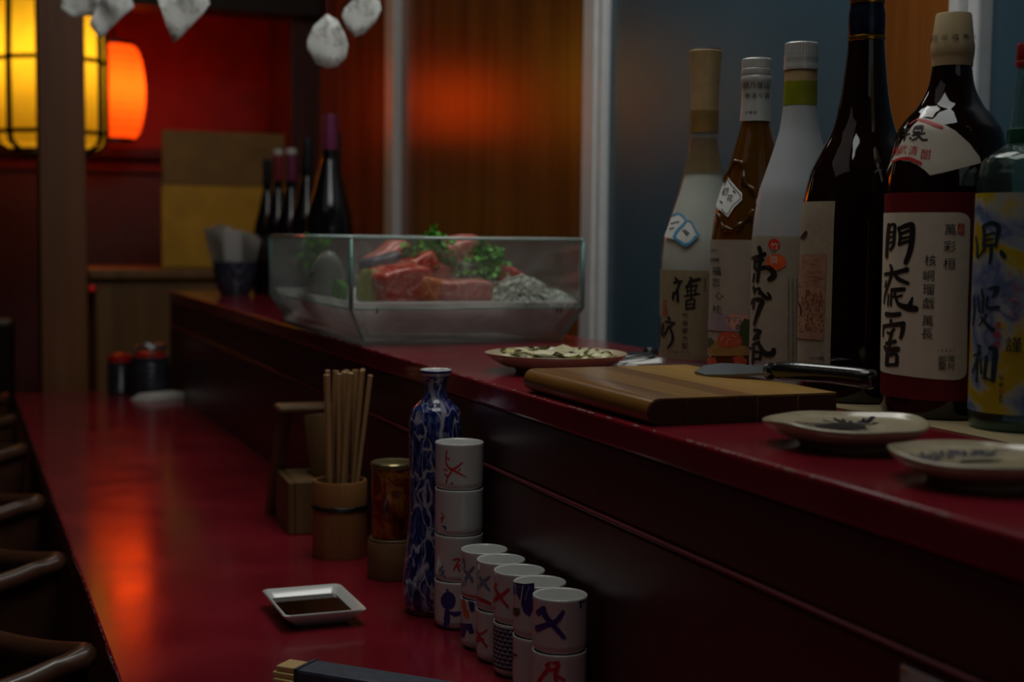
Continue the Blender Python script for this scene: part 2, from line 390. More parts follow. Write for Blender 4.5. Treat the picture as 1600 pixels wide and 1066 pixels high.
  ('paper',0,'P',[(-1650.6,212.08),(-1202.0,202.39),(-883.7,193.41),(-859.4,186.54),(-1056.5,178.71),(-1205.6,168.73),(-1480.3,174.9),(-2085.1,182.24),(-2084.9,195.24),(-1816.1,206.9)]),
  ('ink',1,'T','初',-1540.8,195.71,8.71),
  ('ink',1,'T','花',-1246.3,188.61,7.87),
  ('ink',1,'S',[(-1555.5,208.41,0.62),(-1226.1,200.43,0.61),(-952.7,192.44,0.61),(-920.1,187.52,0.61),(-1114.0,180.69,0.61),(-1234.3,172.27,0.61),(-1477.4,177.46,0.62)]),
  ('ink',1,'S',[(-1678.0,185.9,1.24),(-1510.7,183.81,1.24)]),
  ('ink',1,'S',[(-1170.1,195.87,1.23),(-1087.8,193.86,1.23)]),
 ],
 ('B2', 'sleeve'): [
  ('ink',1,'T','越',-1280.3,304.23,6.3),
  ('ink',1,'T','乃',-769.3,304.19,6.28),
  ('ink',1,'T','雪',-319.4,303.78,6.64),
  ('ink',1,'T','山',222.5,303.76,6.28),
  ('ink',1,'T','寒',-1132.6,293.83,5.55),
  ('ink',1,'T','造',-677.2,293.93,5.54),
  ('ink',1,'T','り',-251.3,293.58,5.54),
  ('ink',1,'T','酒',210.4,293.87,5.55),
  ('ink',1,'T','吟',-1133.1,276.59,3.33),
  ('ink',1,'T','醸',-854.0,276.43,3.33),
  ('ink',1,'T','酒',-599.7,276.36,3.33),
 ],
 ('B3', 'label'): [
  ('ink',1,'S',[(-1517.9,138.9,4.48),(-1454.0,134.47,4.47)]),
  ('ink',1,'S',[(-1930.7,127.71,3.57),(-1561.9,129.92,4.17),(-1309.2,132.66,4.78)]),
  ('ink',1,'S',[(-1671.1,128.55,2.9),(-1700.2,118.23,2.9)]),
  ('ink',1,'S',[(-1646.3,124.72,2.57),(-1345.5,126.91,2.55)]),
  ('ink',1,'S',[(-1450.9,131.28,4.16),(-1506.6,117.17,3.52),(-1548.1,105.58,3.21)]),
  ('ink',1,'S',[(-1618.3,117.04,3.54),(-1241.4,119.76,4.77),(-1076.2,115.37,5.71),(-1073.6,111.31,5.71),(-1185.3,108.0,4.45)]),
  ('ink',1,'S',[(-1693.3,113.09,2.26),(-1769.2,105.25,2.26)]),
  ('ink',1,'S',[(-1720.5,100.16,2.9),(-1670.1,95.09,2.9)]),
  ('ink',1,'S',[(-1679.5,97.0,2.58),(-1455.7,99.31,2.56),(-1475.2,94.15,2.56)]),
  ('ink',1,'S',[(-1478.7,97.99,3.2),(-1266.2,90.94,4.46),(-1131.3,90.66,4.13)]),
  ('ink',1,'S',[(-1205.5,95.25,2.55),(-1132.7,92.82,2.54)]),
  ('ink',1,'S',[(-1860.2,83.07,2.59),(-1703.5,87.92,3.55),(-1377.5,87.29,4.8),(-1461.3,78.78,4.49),(-1657.9,63.47,2.9)]),
  ('ink',1,'S',[(-1685.1,84.99,2.26),(-1729.1,78.82,2.26)]),
  ('ink',1,'S',[(-1664.6,57.89,3.55),(-1397.1,57.75,3.52),(-1623.2,50.64,3.55)]),
  ('ink',1,'S',[(-1688.4,49.14,2.91),(-1437.0,51.2,2.89)]),
  ('ink',1,'S',[(-1733.2,43.15,2.91),(-1410.3,46.78,2.89)]),
  ('ink',1,'S',[(-1456.7,46.64,3.21),(-1265.6,37.2,5.44),(-1062.3,36.76,5.41),(-1015.7,40.84,4.77)]),
  ('ink',1,'S',[(-1949.1,39.16,2.61),(-1612.3,40.97,2.58)]),
  ('ink',1,'S',[(-1655.4,39.52,2.58),(-1678.7,25.16,2.59)]),
  ('ink',1,'S',[(-1578.4,37.2,2.9),(-1371.1,36.61,2.89),(-1409.8,30.04,2.89)]),
  ('ink',1,'S',[(-1600.1,30.0,2.58),(-1419.4,30.65,2.57)]),
  ('gourd',1,'P',[(-930.1,142.02),(-939.1,139.89),(-967.7,138.07),(-1012.2,136.84),(-1066.7,136.38),(-1123.7,136.77),(-1174.4,137.94),(-1210.2,139.73),(-1224.1,141.86),(-1213.4,144.0),(-1180.3,145.82),(-1131.1,147.05),(-1074.4,147.49),(-1019.0,147.1),(-972.8,145.91),(-941.9,144.13)]),
  ('gourd_orange',1,'P',[(-778.9,125.49),(-794.6,122.49),(-843.3,119.91),(-918.9,118.15),(-1012.2,117.46),(-1111.1,117.95),(-1201.1,119.57),(-1266.1,122.05),(-1291.5,125.05),(-1270.6,128.08),(-1208.9,130.69),(-1120.7,132.46),(-1022.1,133.13),(-927.7,132.6),(-849.9,130.96),(-798.1,128.46)]),
  ('paper',2,'T','竹',-1059.7,140.68,7.85),
  ('paper',2,'T','漿',-1064.1,127.53,8.36),
  ('ink',1,'T','製',-722.3,108.52,1.89),
  ('ink',1,'T','年',-720.9,106.13,1.89),
  ('ink',1,'T','産',-719.5,103.73,1.89),
  ('ink',1,'T','未',-718.1,101.34,1.89),
  ('ink',1,'T','清',-716.7,98.94,1.89),
  ('ink',1,'T','名',-715.3,96.54,1.89),
  ('ink',1,'T','原',-713.9,94.15,1.89),
  ('ink',1,'T','国',-712.5,91.75,1.89),
  ('ink',1,'T','国',-711.1,89.35,1.89),
  ('ink',1,'T','米',-709.7,86.95,1.89),
  ('ink',1,'T','清',-708.3,84.55,1.89),
  ('ink',1,'T','量',-706.9,82.15,1.89),
  ('ink',1,'T','禁',-705.5,79.75,1.89),
  ('ink',1,'T','年',-704.1,77.35,1.9),
  ('ink',1,'T','者',-702.7,74.94,1.9),
  ('ink',1,'T','成',-701.3,72.54,1.9),
  ('ink',1,'T','麹',-699.9,70.14,1.9),
  ('ink',1,'T','製',-698.5,67.73,1.9),
  ('ink',1,'T','容',-697.1,65.33,1.9),
  ('ink',1,'T','量',-695.7,62.93,1.9),
  ('ink',1,'T','日',-694.3,60.52,1.9),
  ('ink',1,'T','造',-692.9,58.11,1.9),
  ('ink',1,'T','成',-691.5,55.71,1.9),
  ('ink',1,'T','材',-690.1,53.3,1.9),
  ('ink',1,'T','飲',-688.7,50.89,1.9),
  ('ink',1,'T','産',-687.3,48.48,1.9),
  ('ink',1,'T','造',-685.9,46.07,1.9),
  ('ink',1,'T','料',-684.5,43.67,1.9),
  ('ink',1,'T','止',-683.1,41.25,1.9),
  ('ink',1,'T','禁',-681.7,38.84,1.9),
  ('ink',1,'T','米',-680.3,36.43,1.9),
  ('ink',1,'T','飲',-678.9,34.02,1.9),
  ('ink',1,'T','合',-677.5,31.61,1.9),
  ('ink',1,'T','者',-676.1,29.2,1.9),
  ('ink',1,'T','造',-630.1,108.6,1.89),
  ('ink',1,'T','者',-628.7,106.21,1.89),
  ('ink',1,'T','造',-627.3,103.82,1.89),
  ('ink',1,'T','料',-625.9,101.42,1.89),
  ('ink',1,'T','材',-624.5,99.03,1.89),
  ('ink',1,'T','年',-623.1,96.63,1.89),
  ('ink',1,'T','年',-621.7,94.24,1.89),
  ('ink',1,'T','合',-620.3,91.84,1.89),
  ('ink',1,'T','法',-618.9,89.44,1.89),
  ('ink',1,'T','未',-617.5,87.04,1.89),
  ('ink',1,'T','止',-616.1,84.65,1.89),
  ('ink',1,'T','法',-614.7,82.25,1.89),
  ('ink',1,'T','法',-613.3,79.85,1.89),
  ('ink',1,'T','律',-611.9,77.45,1.89),
  ('ink',1,'T','日',-610.5,75.05,1.89),
  ('ink',1,'T','国',-609.1,72.65,1.89),
  ('ink',1,'T','法',-607.7,70.25,1.89),
  ('ink',1,'T','歩',-606.3,67.84,1.89),
  ('ink',1,'T','月',-604.9,65.44,1.89),
  ('ink',1,'T','度',-603.5,63.04,1.89),
  ('ink',1,'T','清',-602.1,60.63,1.9),
  ('ink',1,'T','容',-600.7,58.23,1.9),
  ('ink',1,'T','製',-599.3,55.82,1.9),
  ('ink',1,'T','材',-597.9,53.42,1.9),
  ('ink',1,'T','製',-596.5,51.01,1.9),
  ('ink',1,'T','名',-595.1,48.61,1.9),
  ('ink',1,'T','造',-593.7,46.2,1.9),
  ('ink',1,'T','国',-592.3,43.79,1.9),
  ('ink',1,'T','止',-590.9,41.38,1.9),
  ('ink',1,'T','禁',-589.5,38.97,1.9),
  ('ink',1,'T','飲',-588.1,36.56,1.9),
  ('ink',1,'T','法',-586.7,34.15,1.9),
  ('ink',1,'T','止',-585.3,31.74,1.9),
  ('ink',1,'T','量',-583.9,29.33,1.9),
  ('ink',1,'T','飲',-544.2,108.67,1.89),
  ('ink',1,'T','年',-542.8,106.27,1.89),
  ('ink',1,'T','米',-541.4,103.88,1.89),
  ('ink',1,'T','禁',-540.0,101.49,1.89),
  ('ink',1,'T','年',-538.6,99.1,1.89),
  ('ink',1,'T','精',-537.2,96.7,1.89),
  ('ink',1,'T','数',-535.8,94.31,1.89),
  ('ink',1,'T','律',-534.4,91.91,1.89),
  ('ink',1,'T','年',-533.0,89.52,1.89),
  ('ink',1,'T','法',-531.6,87.12,1.89),
  ('ink',1,'T','成',-530.2,84.72,1.89),
  ('ink',1,'T','容',-528.8,82.33,1.89),
  ('ink',1,'T','料',-527.4,79.93,1.89),
  ('ink',1,'T','酒',-526.0,77.53,1.89),
  ('ink',1,'T','酒',-524.5,75.13,1.89),
  ('ink',1,'T','歩',-523.1,72.73,1.89),
  ('ink',1,'T','年',-521.7,70.33,1.89),
  ('ink',1,'T','酒',-520.3,67.93,1.89),
  ('ink',1,'T','品',-518.9,65.52,1.89),
  ('ink',1,'T','材',-517.5,63.12,1.89),
  ('ink',1,'T','製',-516.1,60.72,1.89),
  ('ink',1,'T','年',-514.7,58.32,1.89),
  ('ink',1,'T','造',-513.3,55.91,1.89),
  ('ink',1,'T','飲',-511.9,53.51,1.89),
  ('ink',1,'T','者',-510.4,51.1,1.9),
  ('ink',1,'T','麹',-509.0,48.7,1.9),
  ('ink',1,'T','国',-507.6,46.29,1.9),
  ('ink',1,'T','麹',-506.2,43.88,1.9),
  ('ink',1,'T','品',-504.8,41.47,1.9),
  ('ink',1,'T','合',-503.4,39.07,1.9),
  ('ink',1,'T','造',-502.0,36.66,1.9),
  ('ink',1,'T','容',-500.5,34.25,1.9),
  ('ink',1,'T','量',-499.1,31.84,1.9),
  ('ink',1,'T','合',-497.7,29.43,1.9),
 ],
 ('B4', 'label'): [
  ('ink',1,'S',[(-1666.4,152.21,3.0),(-1778.2,149.2,4.52),(-1981.5,146.53,2.13)]),
  ('ink',1,'S',[(-2045.1,141.9,1.22),(-2144.7,129.66,1.53),(-2062.4,117.54,1.22)]),
  ('ink',1,'S',[(-2144.6,108.85,1.23),(-2047.5,105.36,1.22),(-1878.7,102.03,1.21)]),
  ('ink',1,'S',[(-2144.7,89.24,1.84),(-1847.8,83.9,3.03),(-1801.3,76.16,1.82)]),
  ('ink',1,'T','1',-1462.7,38.24,4.07),
  ('ink',1,'T','1',-1416.5,38.44,4.06),
  ('ink',1,'T','K',-1360.4,38.44,3.82),
  ('ink',1,'T','.',-1313.2,38.4,3.81),
  ('ink',1,'T','吟',-1262.8,38.85,4.04),
  ('ink',1,'T','等',-1198.7,39.1,4.03),
  ('pic_tan',1,'P',[(-2003.5,131.96),(-1171.8,132.67),(-1187.8,55.79),(-2144.7,54.54)]),
  ('pic_brown',2,'S',[(-1499.0,83.67,0.84),(-1476.2,84.07,0.84)]),
  ('pic_brown',2,'S',[(-1260.2,96.86,0.39),(-1252.6,93.98,0.39)]),
  ('pic_brown',2,'S',[(-1546.5,71.65,0.59),(-1531.5,72.01,0.59)]),
  ('pic_brown',2,'S',[(-1787.5,77.84,0.73),(-1775.2,76.16,0.73)]),
  ('pic_brown',2,'S',[(-1339.2,95.64,1.05),(-1328.7,93.73,1.05)]),
  ('pic_brown',2,'S',[(-1536.9,95.89,0.63),(-1555.2,93.99,0.63)]),
  ('pic_brown',2,'S',[(-1302.3,91.22,0.41),(-1280.5,87.14,0.41)]),
  ('pic_brown',2,'S',[(-1553.0,79.08,0.47),(-1557.8,78.59,0.47)]),
  ('pic_brown',2,'S',[(-1423.4,94.49,0.55),(-1398.6,91.54,0.55)]),
  ('pic_brown',2,'S',[(-1983.0,95.09,0.45),(-2144.7,91.78,0.45)]),
  ('pic_brown',2,'S',[(-1462.7,64.75,0.45),(-1468.4,64.05,0.45)]),
  ('pic_brown',2,'S',[(-1431.8,92.1,0.41),(-1403.2,89.05,0.41)]),
  ('pic_brown',2,'S',[(-1434.6,75.35,1.31),(-1447.7,74.49,1.31)]),
  ('pic_brown',2,'S',[(-1766.6,70.86,0.4),(-1794.1,69.61,0.4)]),
  ('pic_brown',2,'S',[(-1556.7,72.62,0.69),(-1538.3,73.23,0.69)]),
  ('pic_brown',2,'S',[(-1264.9,76.62,0.9),(-1268.8,75.16,0.9)]),
  ('pic_brown',2,'S',[(-1897.4,67.23,0.8),(-1908.7,67.34,0.8)]),
  ('pic_brown',2,'S',[(-1608.0,95.67,1.11),(-1635.8,92.38,1.11)]),
  ('pic_brown',2,'S',[(-1887.1,67.89,0.61),(-1885.1,66.55,0.61)]),
  ('pic_brown',2,'S',[(-1334.8,82.16,0.71),(-1310.5,82.08,0.71)]),
  ('pic_brown',2,'S',[(-1271.9,84.43,0.6),(-1287.4,82.88,0.6)]),
  ('pic_brown',2,'S',[(-1839.5,61.64,0.95),(-1784.4,60.97,0.95)]),
  ('pic_brown',2,'S',[(-1977.4,96.33,0.96),(-2001.0,94.61,0.96)]),
  ('pic_brown',2,'S',[(-1219.0,85.13,0.44),(-1216.2,85.32,0.44)]),
  ('pic_brown',2,'S',[(-1431.8,72.28,1.09),(-1434.4,71.9,1.09)]),
  ('pic_brown',2,'S',[(-1538.6,65.58,1.2),(-1523.7,65.04,1.2)]),
  ('pic_brown',2,'S',[(-1487.7,95.42,0.52),(-1485.1,94.39,0.52)]),
  ('pic_brown',2,'S',[(-1405.3,96.37,0.37),(-1418.5,92.58,0.37)]),
  ('pic_brown',2,'S',[(-1721.1,79.88,0.83),(-1732.2,80.16,0.83)]),
  ('pic_brown',2,'S',[(-1224.8,78.44,1.2),(-1246.0,75.88,1.2)]),
  ('pic_brown',2,'S',[(-1443.2,78.26,0.97),(-1419.6,78.88,0.97)]),
  ('pic_brown',2,'S',[(-1450.8,86.66,1.03),(-1438.1,87.28,1.03)]),
  ('pic_brown',2,'S',[(-1501.8,79.29,0.72),(-1530.5,78.38,0.72)]),
  ('pic_brown',2,'S',[(-1265.8,89.96,0.95),(-1252.1,86.09,0.95)]),
  ('pic_brown',2,'S',[(-1273.1,99.33,1.0),(-1265.6,96.28,1.0)]),
  ('pic_brown',2,'S',[(-1548.2,96.85,0.53),(-1539.6,95.31,0.53)]),
  ('pic_brown',2,'S',[(-1854.6,83.39,1.12),(-1850.7,84.01,1.12)]),
  ('pic_brown',2,'S',[(-1576.9,68.88,1.3),(-1544.8,68.77,1.3)]),
  ('pic_brown',2,'S',[(-1199.3,68.45,1.09),(-1206.5,68.5,1.09)]),
  ('pic_brown',2,'S',[(-1715.9,89.26,1.27),(-1751.6,87.88,1.27)]),
  ('pic_brown',2,'S',[(-1213.9,84.45,0.7),(-1215.0,83.79,0.71)]),
  ('pic_brown',2,'S',[(-1397.4,89.43,0.55),(-1395.2,87.63,0.55)]),
  ('pic_brown',2,'S',[(-1499.1,63.89,0.41),(-1524.6,63.4,0.41)]),
  ('pic_brown',2,'S',[(-1639.2,66.39,0.63),(-1662.8,66.94,0.63)]),
  ('pic_brown',2,'S',[(-1601.8,68.22,1.25),(-1578.7,66.03,1.25)]),
  ('pic_brown',2,'S',[(-1251.6,65.48,0.59),(-1271.5,65.35,0.59)]),
  ('pic_brown',2,'S',[(-1408.3,79.5,0.56),(-1389.1,79.38,0.56)]),
  ('pic_brown',2,'S',[(-1631.7,79.95,0.54),(-1626.0,79.6,0.54)]),
  ('pic_brown',2,'S',[(-1541.8,85.44,1.04),(-1539.0,85.58,1.04)]),
  ('pic_brown',2,'S',[(-1386.6,93.8,0.78),(-1393.5,90.6,0.78)]),
  ('pic_brown',2,'S',[(-1400.2,70.17,0.87),(-1387.3,70.52,0.87)]),
  ('pic_brown',2,'S',[(-1603.5,99.72,1.19),(-1603.0,96.79,1.19)]),
  ('pic_brown',2,'S',[(-1582.9,67.18,0.63),(-1611.9,66.11,0.63)]),
  ('pic_brown',2,'S',[(-1463.9,96.91,0.4),(-1438.0,96.07,0.4)]),
  ('pic_brown',2,'S',[(-1762.9,91.7,1.32),(-1728.7,90.56,1.32)]),
  ('pic_brown',2,'S',[(-1384.7,83.14,1.01),(-1384.8,83.71,1.01)]),
  ('pic_brown',2,'S',[(-1574.7,87.57,0.53),(-1581.2,85.49,0.53)]),
  ('pic_brown',2,'S',[(-1394.3,66.68,0.38),(-1421.7,65.63,0.38)]),
  ('pic_brown',2,'S',[(-1475.4,66.5,0.62),(-1449.5,65.3,0.62)]),
  ('pic_brown',2,'S',[(-1754.0,79.97,1.09),(-1782.4,79.8,1.09)]),
  ('pic_brown',2,'S',[(-1572.1,75.12,0.54),(-1542.8,75.87,0.54)]),
  ('pic_brown',2,'S',[(-1307.2,73.57,0.87),(-1326.2,73.6,0.87)]),
  ('pic_brown',2,'S',[(-1254.2,90.6,0.76),(-1244.2,89.02,0.76)]),
  ('pic_brown',2,'S',[(-1265.1,62.94,0.41),(-1254.1,62.26,0.41)]),
  ('pic_brown',2,'S',[(-1297.9,83.25,0.88),(-1290.3,81.85,0.88)]),
  ('pic_brown',2,'S',[(-1230.1,64.15,1.08),(-1236.8,63.55,1.08)]),
  ('pic_brown',2,'S',[(-1221.9,91.98,0.87),(-1199.8,89.21,0.87)]),
  ('pic_brown',2,'S',[(-1359.2,63.38,0.91),(-1383.0,62.61,0.91)]),
  ('pic_brown',2,'S',[(-1683.7,66.87,0.4),(-1717.3,66.76,0.4)]),
  ('pic_brown',2,'S',[(-1525.8,69.16,0.53),(-1496.0,69.81,0.52)]),
  ('pic_brown',2,'S',[(-1748.3,75.5,0.92),(-1731.3,75.25,0.92)]),
  ('pic_brown',2,'S',[(-1270.2,69.64,1.27),(-1287.4,69.3,1.27)]),
  ('pic_brown',2,'S',[(-1546.9,87.01,0.97),(-1568.1,85.73,0.97)]),
  ('pic_brown',2,'S',[(-1785.4,62.2,1.28),(-1812.9,61.35,1.28)]),
  ('pic_brown',2,'S',[(-1595.0,100.11,0.87),(-1627.1,98.44,0.87)]),
  ('pic_brown',2,'S',[(-1591.6,66.56,0.48),(-1628.3,66.21,0.48)]),
  ('pic_brown',2,'S',[(-1613.3,89.33,1.26),(-1601.6,87.83,1.26)]),
  ('pic_brown',2,'S',[(-1554.7,73.86,0.39),(-1526.2,73.51,0.39)]),
  ('pic_brown',2,'S',[(-1338.2,90.69,1.16),(-1363.2,89.6,1.16)]),
  ('pic_brown',2,'S',[(-1351.7,84.65,1.03),(-1341.1,85.23,1.03)]),
  ('pic_brown',2,'S',[(-1338.8,64.49,1.16),(-1334.8,64.31,1.16)]),
  ('pic_brown',2,'S',[(-1558.4,73.02,1.22),(-1568.4,72.23,1.22)]),
  ('pic_brown',2,'S',[(-1862.6,61.6,1.14),(-1868.7,61.6,1.14)]),
  ('pic_brown',2,'S',[(-1444.7,70.49,1.01),(-1421.9,70.02,1.01)]),
  ('pic_brown',2,'S',[(-1685.6,87.71,1.28),(-1722.5,85.04,1.28)]),
  ('pic_brown',2,'S',[(-1519.8,63.51,0.98),(-1509.6,62.91,0.98)]),
  ('pic_brown',2,'S',[(-1539.2,99.86,1.26),(-1544.6,97.36,1.26)]),
  ('pic_brown',2,'S',[(-1203.1,64.46,0.63),(-1219.4,65.42,0.63)]),
  ('pic_brown',2,'S',[(-1978.6,93.3,0.96),(-2064.5,90.02,0.96)]),
  ('pic_brown',2,'S',[(-1558.8,87.44,1.21),(-1577.2,82.9,1.21)]),
  ('pic_brown',2,'S',[(-1450.4,73.34,0.55),(-1435.3,72.7,0.55)]),
  ('pic_brown',2,'S',[(-1484.7,73.57,0.66),(-1468.5,72.86,0.66)]),
  ('pic_brown',2,'S',[(-1357.7,69.92,0.81),(-1352.3,69.22,0.81)]),
  ('pic_brown',2,'S',[(-1819.4,81.44,0.83),(-1793.9,82.23,0.83)]),
  ('pic_brown',2,'S',[(-1416.9,77.99,0.87),(-1408.1,77.55,0.87)]),
  ('pic_brown',2,'S',[(-1227.2,76.95,0.43),(-1237.4,76.62,0.43)]),
  ('pic_brown',2,'S',[(-1212.3,72.83,1.18),(-1228.6,73.68,1.18)]),
  ('pic_brown',2,'S',[(-1466.2,81.16,1.1),(-1449.8,81.04,1.1)]),
  ('pic_brown',2,'S',[(-1714.2,61.95,1.21),(-1730.9,61.37,1.21)]),
  ('pic_brown',2,'S',[(-1585.5,71.68,1.12),(-1552.9,71.94,1.12)]),
  ('pic_brown',2,'S',[(-1397.9,68.62,1.13),(-1402.7,68.47,1.13)]),
  ('pic_brown',2,'S',[(-1518.2,98.44,1.2),(-1495.4,96.85,1.2)]),
  ('pic_brown',2,'S',[(-1438.7,96.53,0.63),(-1414.7,92.85,0.63)]),
  ('pic_brown',2,'S',[(-1489.3,86.95,0.44),(-1474.7,87.11,0.44)]),
  ('pic_brown',2,'S',[(-1254.1,96.09,0.59),(-1236.5,92.46,0.59)]),
  ('pic_brown',2,'S',[(-1566.8,89.56,1.07),(-1531.2,86.15,1.07)]),
  ('pic_brown',2,'S',[(-1474.9,77.66,0.59),(-1461.8,77.76,0.59)]),
  ('pic_brown',2,'S',[(-1361.9,88.74,0.53),(-1346.7,84.25,0.53)]),
  ('pic_brown',2,'S',[(-1906.0,74.16,1.15),(-1905.3,73.82,1.15)]),
  ('pic_brown',2,'S',[(-1544.8,77.15,1.13),(-1570.2,76.95,1.14)]),
  ('pic_brown',2,'S',[(-1555.0,64.13,0.81),(-1584.5,63.96,0.81)]),
  ('pic_brown',2,'S',[(-1570.2,89.66,1.26),(-1540.6,87.2,1.26)]),
  ('pic_brown',2,'S',[(-1401.8,88.57,0.42),(-1419.3,85.5,0.42)]),
  ('pic_brown',2,'S',[(-1308.2,88.37,0.47),(-1290.9,86.97,0.47)]),
  ('pic_brown',2,'S',[(-1678.2,92.45,0.54),(-1658.5,88.28,0.53)]),
  ('pic_brown',2,'S',[(-1815.0,63.95,0.93),(-1789.3,63.61,0.93)]),
  ('pic_brown',2,'S',[(-1487.4,82.09,0.81),(-1478.4,82.35,0.81)]),
  ('pic_brown',2,'S',[(-1648.5,83.47,0.98),(-1641.9,82.27,0.98)]),
  ('pic_brown',2,'S',[(-1928.6,67.67,1.19),(-1885.6,67.04,1.19)]),
  ('pic_brown',2,'S',[(-1231.9,88.16,0.37),(-1238.8,86.68,0.37)]),
  ('pic_brown',2,'S',[(-1683.0,95.82,0.37),(-1690.9,94.9,0.37)]),
  ('pic_brown',2,'S',[(-1474.6,66.99,0.54),(-1501.9,65.64,0.54)]),
  ('pic_brown',2,'S',[(-1293.5,74.47,0.56),(-1295.7,72.83,0.56)]),
  ('pic_brown',2,'S',[(-1256.4,91.1,0.39),(-1269.7,89.87,0.39)]),
  ('pic_brown',2,'S',[(-1291.7,91.89,0.7),(-1301.2,88.89,0.7)]),
  ('pic_brown',2,'S',[(-1306.1,77.73,0.4),(-1293.7,78.0,0.39)]),
  ('pic_brown',2,'S',[(-1348.3,67.35,1.24),(-1336.5,65.44,1.24)]),
  ('pic_brown',2,'S',[(-1439.3,91.87,1.03),(-1441.4,88.85,1.03)]),
  ('pic_brown',2,'S',[(-1590.3,96.56,1.06),(-1615.7,94.92,1.06)]),
  ('pic_brown',2,'S',[(-1359.2,78.16,0.83),(-1346.7,77.95,0.83)]),
  ('pic_brown',2,'S',[(-1681.4,61.53,0.79),(-1684.1,61.72,0.79)]),
  ('pic_brown',2,'S',[(-1492.4,81.72,1.0),(-1502.2,80.71,1.0)]),
  ('pic_brown',2,'S',[(-1746.9,66.96,0.48),(-1771.5,66.37,0.48)]),
  ('pic_brown',2,'S',[(-1633.9,81.78,0.98),(-1598.1,82.18,0.98)]),
  ('pic_brown',2,'S',[(-1284.1,79.05,0.4),(-1301.9,79.39,0.4)]),
  ('pic_brown',2,'S',[(-1856.5,69.92,1.32),(-1921.1,68.05,1.32)]),
  ('pic_brown',2,'S',[(-1531.9,84.01,0.53),(-1519.7,82.51,0.53)]),
  ('pic_brown',2,'S',[(-1339.2,81.5,0.58),(-1363.5,81.47,0.58)]),
  ('pic_brown',2,'S',[(-1623.3,64.49,0.41),(-1647.0,64.79,0.41)]),
  ('pic_brown',2,'S',[(-1536.3,81.77,0.38),(-1535.1,81.73,0.38)]),
  ('pic_brown',2,'S',[(-1498.9,92.62,0.77),(-1481.8,91.13,0.77)]),
  ('pic_brown',2,'S',[(-1566.8,76.77,1.05),(-1556.1,74.85,1.05)]),
  ('pic_brown',2,'S',[(-1566.6,63.35,0.73),(-1589.3,63.4,0.73)]),
  ('pic_brown',2,'S',[(-1574.4,82.85,1.01),(-1585.0,82.33,1.01)]),
  ('pic_brown',2,'S',[(-1226.2,64.38,1.15),(-1230.9,63.08,1.15)]),
  ('pic_brown',2,'S',[(-1269.7,95.16,0.65),(-1272.2,93.23,0.65)]),
  ('pic_brown',2,'S',[(-1483.2,63.94,0.92),(-1482.8,63.9,0.92)]),
  ('pic_brown',2,'S',[(-1452.6,91.64,1.15),(-1436.7,90.6,1.15)]),
  ('pic_brown',2,'S',[(-1592.8,90.51,0.92),(-1582.7,89.29,0.91)]),
  ('pic_brown',2,'S',[(-1227.2,73.5,1.23),(-1221.8,72.0,1.23)]),
  ('pic_brown',2,'S',[(-1745.5,93.68,1.18),(-1796.1,92.2,1.19)]),
  ('pic_brown',2,'S',[(-1217.4,79.7,0.73),(-1209.0,78.64,0.73)]),
  ('pic_brown',2,'S',[(-1224.7,86.95,1.09),(-1245.9,86.4,1.09)]),
  ('pic_brown',2,'S',[(-1266.0,69.34,1.18),(-1272.8,69.34,1.18)]),
  ('pic_brown',2,'S',[(-1970.1,85.07,0.48),(-1943.0,85.98,0.47)]),
  ('pic_brown',2,'S',[(-1739.3,89.27,1.16),(-1785.0,86.35,1.16)]),
  ('pic_brown',2,'S',[(-1489.4,73.59,1.19),(-1468.0,74.02,1.19)]),
  ('pic_brown',2,'S',[(-1654.5,77.96,1.05),(-1639.9,77.4,1.05)]),
  ('pic_brown',2,'S',[(-1863.3,76.58,1.05),(-1847.5,77.07,1.05)]),
  ('pic_brown',2,'S',[(-1853.9,97.43,0.52),(-1792.7,96.5,0.52)]),
  ('pic_brown',2,'S',[(-1375.0,97.95,0.93),(-1388.5,94.82,0.93)]),
  ('pic_brown',2,'S',[(-1328.4,73.25,0.41),(-1317.6,73.99,0.41)]),
  ('pic_brown',2,'S',[(-1665.1,80.22,0.87),(-1707.1,80.39,0.87)]),
  ('pic_brown',2,'S',[(-1608.3,96.01,0.37),(-1643.6,94.0,0.37)]),
  ('pic_brown',2,'S',[(-1283.5,86.48,1.19),(-1295.5,85.17,1.19)]),
  ('pic_brown',2,'S',[(-1912.1,73.98,1.08),(-1870.8,74.75,1.07)]),
  ('pic_brown',2,'S',[(-1332.6,92.89,0.55),(-1324.0,89.62,0.55)]),
  ('pic_brown',2,'S',[(-1281.5,67.41,0.36),(-1282.8,67.14,0.36)]),
  ('pic_brown',2,'S',[(-1449.4,64.26,1.19),(-1448.9,63.14,1.19)]),
  ('pic_brown',2,'S',[(-1232.8,96.41,0.7),(-1238.1,91.85,0.7)]),
  ('pic_brown',2,'S',[(-1736.0,107.31,0.3),(-1572.4,107.29,0.3)]),
  ('pic_brown',2,'S',[(-1537.6,116.09,0.3),(-1415.6,116.17,0.3)]),
  ('pic_brown',2,'S',[(-1426.6,123.41,0.3),(-1376.8,122.79,0.3)]),
  ('pic_brown',2,'S',[(-1814.6,107.31,0.3),(-1600.0,107.39,0.3)]),
  ('pic_brown',2,'S',[(-1482.2,123.94,0.3),(-1407.2,123.4,0.3)]),
  ('pic_brown',2,'S',[(-1401.9,109.02,0.3),(-1309.2,109.16,0.3)]),
  ('pic_brown',2,'S',[(-1386.8,103.6,0.3),(-1309.1,103.3,0.3)]),
  ('pic_brown',2,'S',[(-1762.0,102.77,0.3),(-1574.1,103.11,0.3)]),
  ('pic_brown',2,'S',[(-1427.1,111.61,0.3),(-1334.0,111.35,0.3)]),
  ('pic_brown',2,'S',[(-1321.3,111.62,0.3),(-1233.4,111.07,0.3)]),
  ('pic_brown',2,'S',[(-1455.8,108.7,0.3),(-1347.2,108.35,0.3)]),
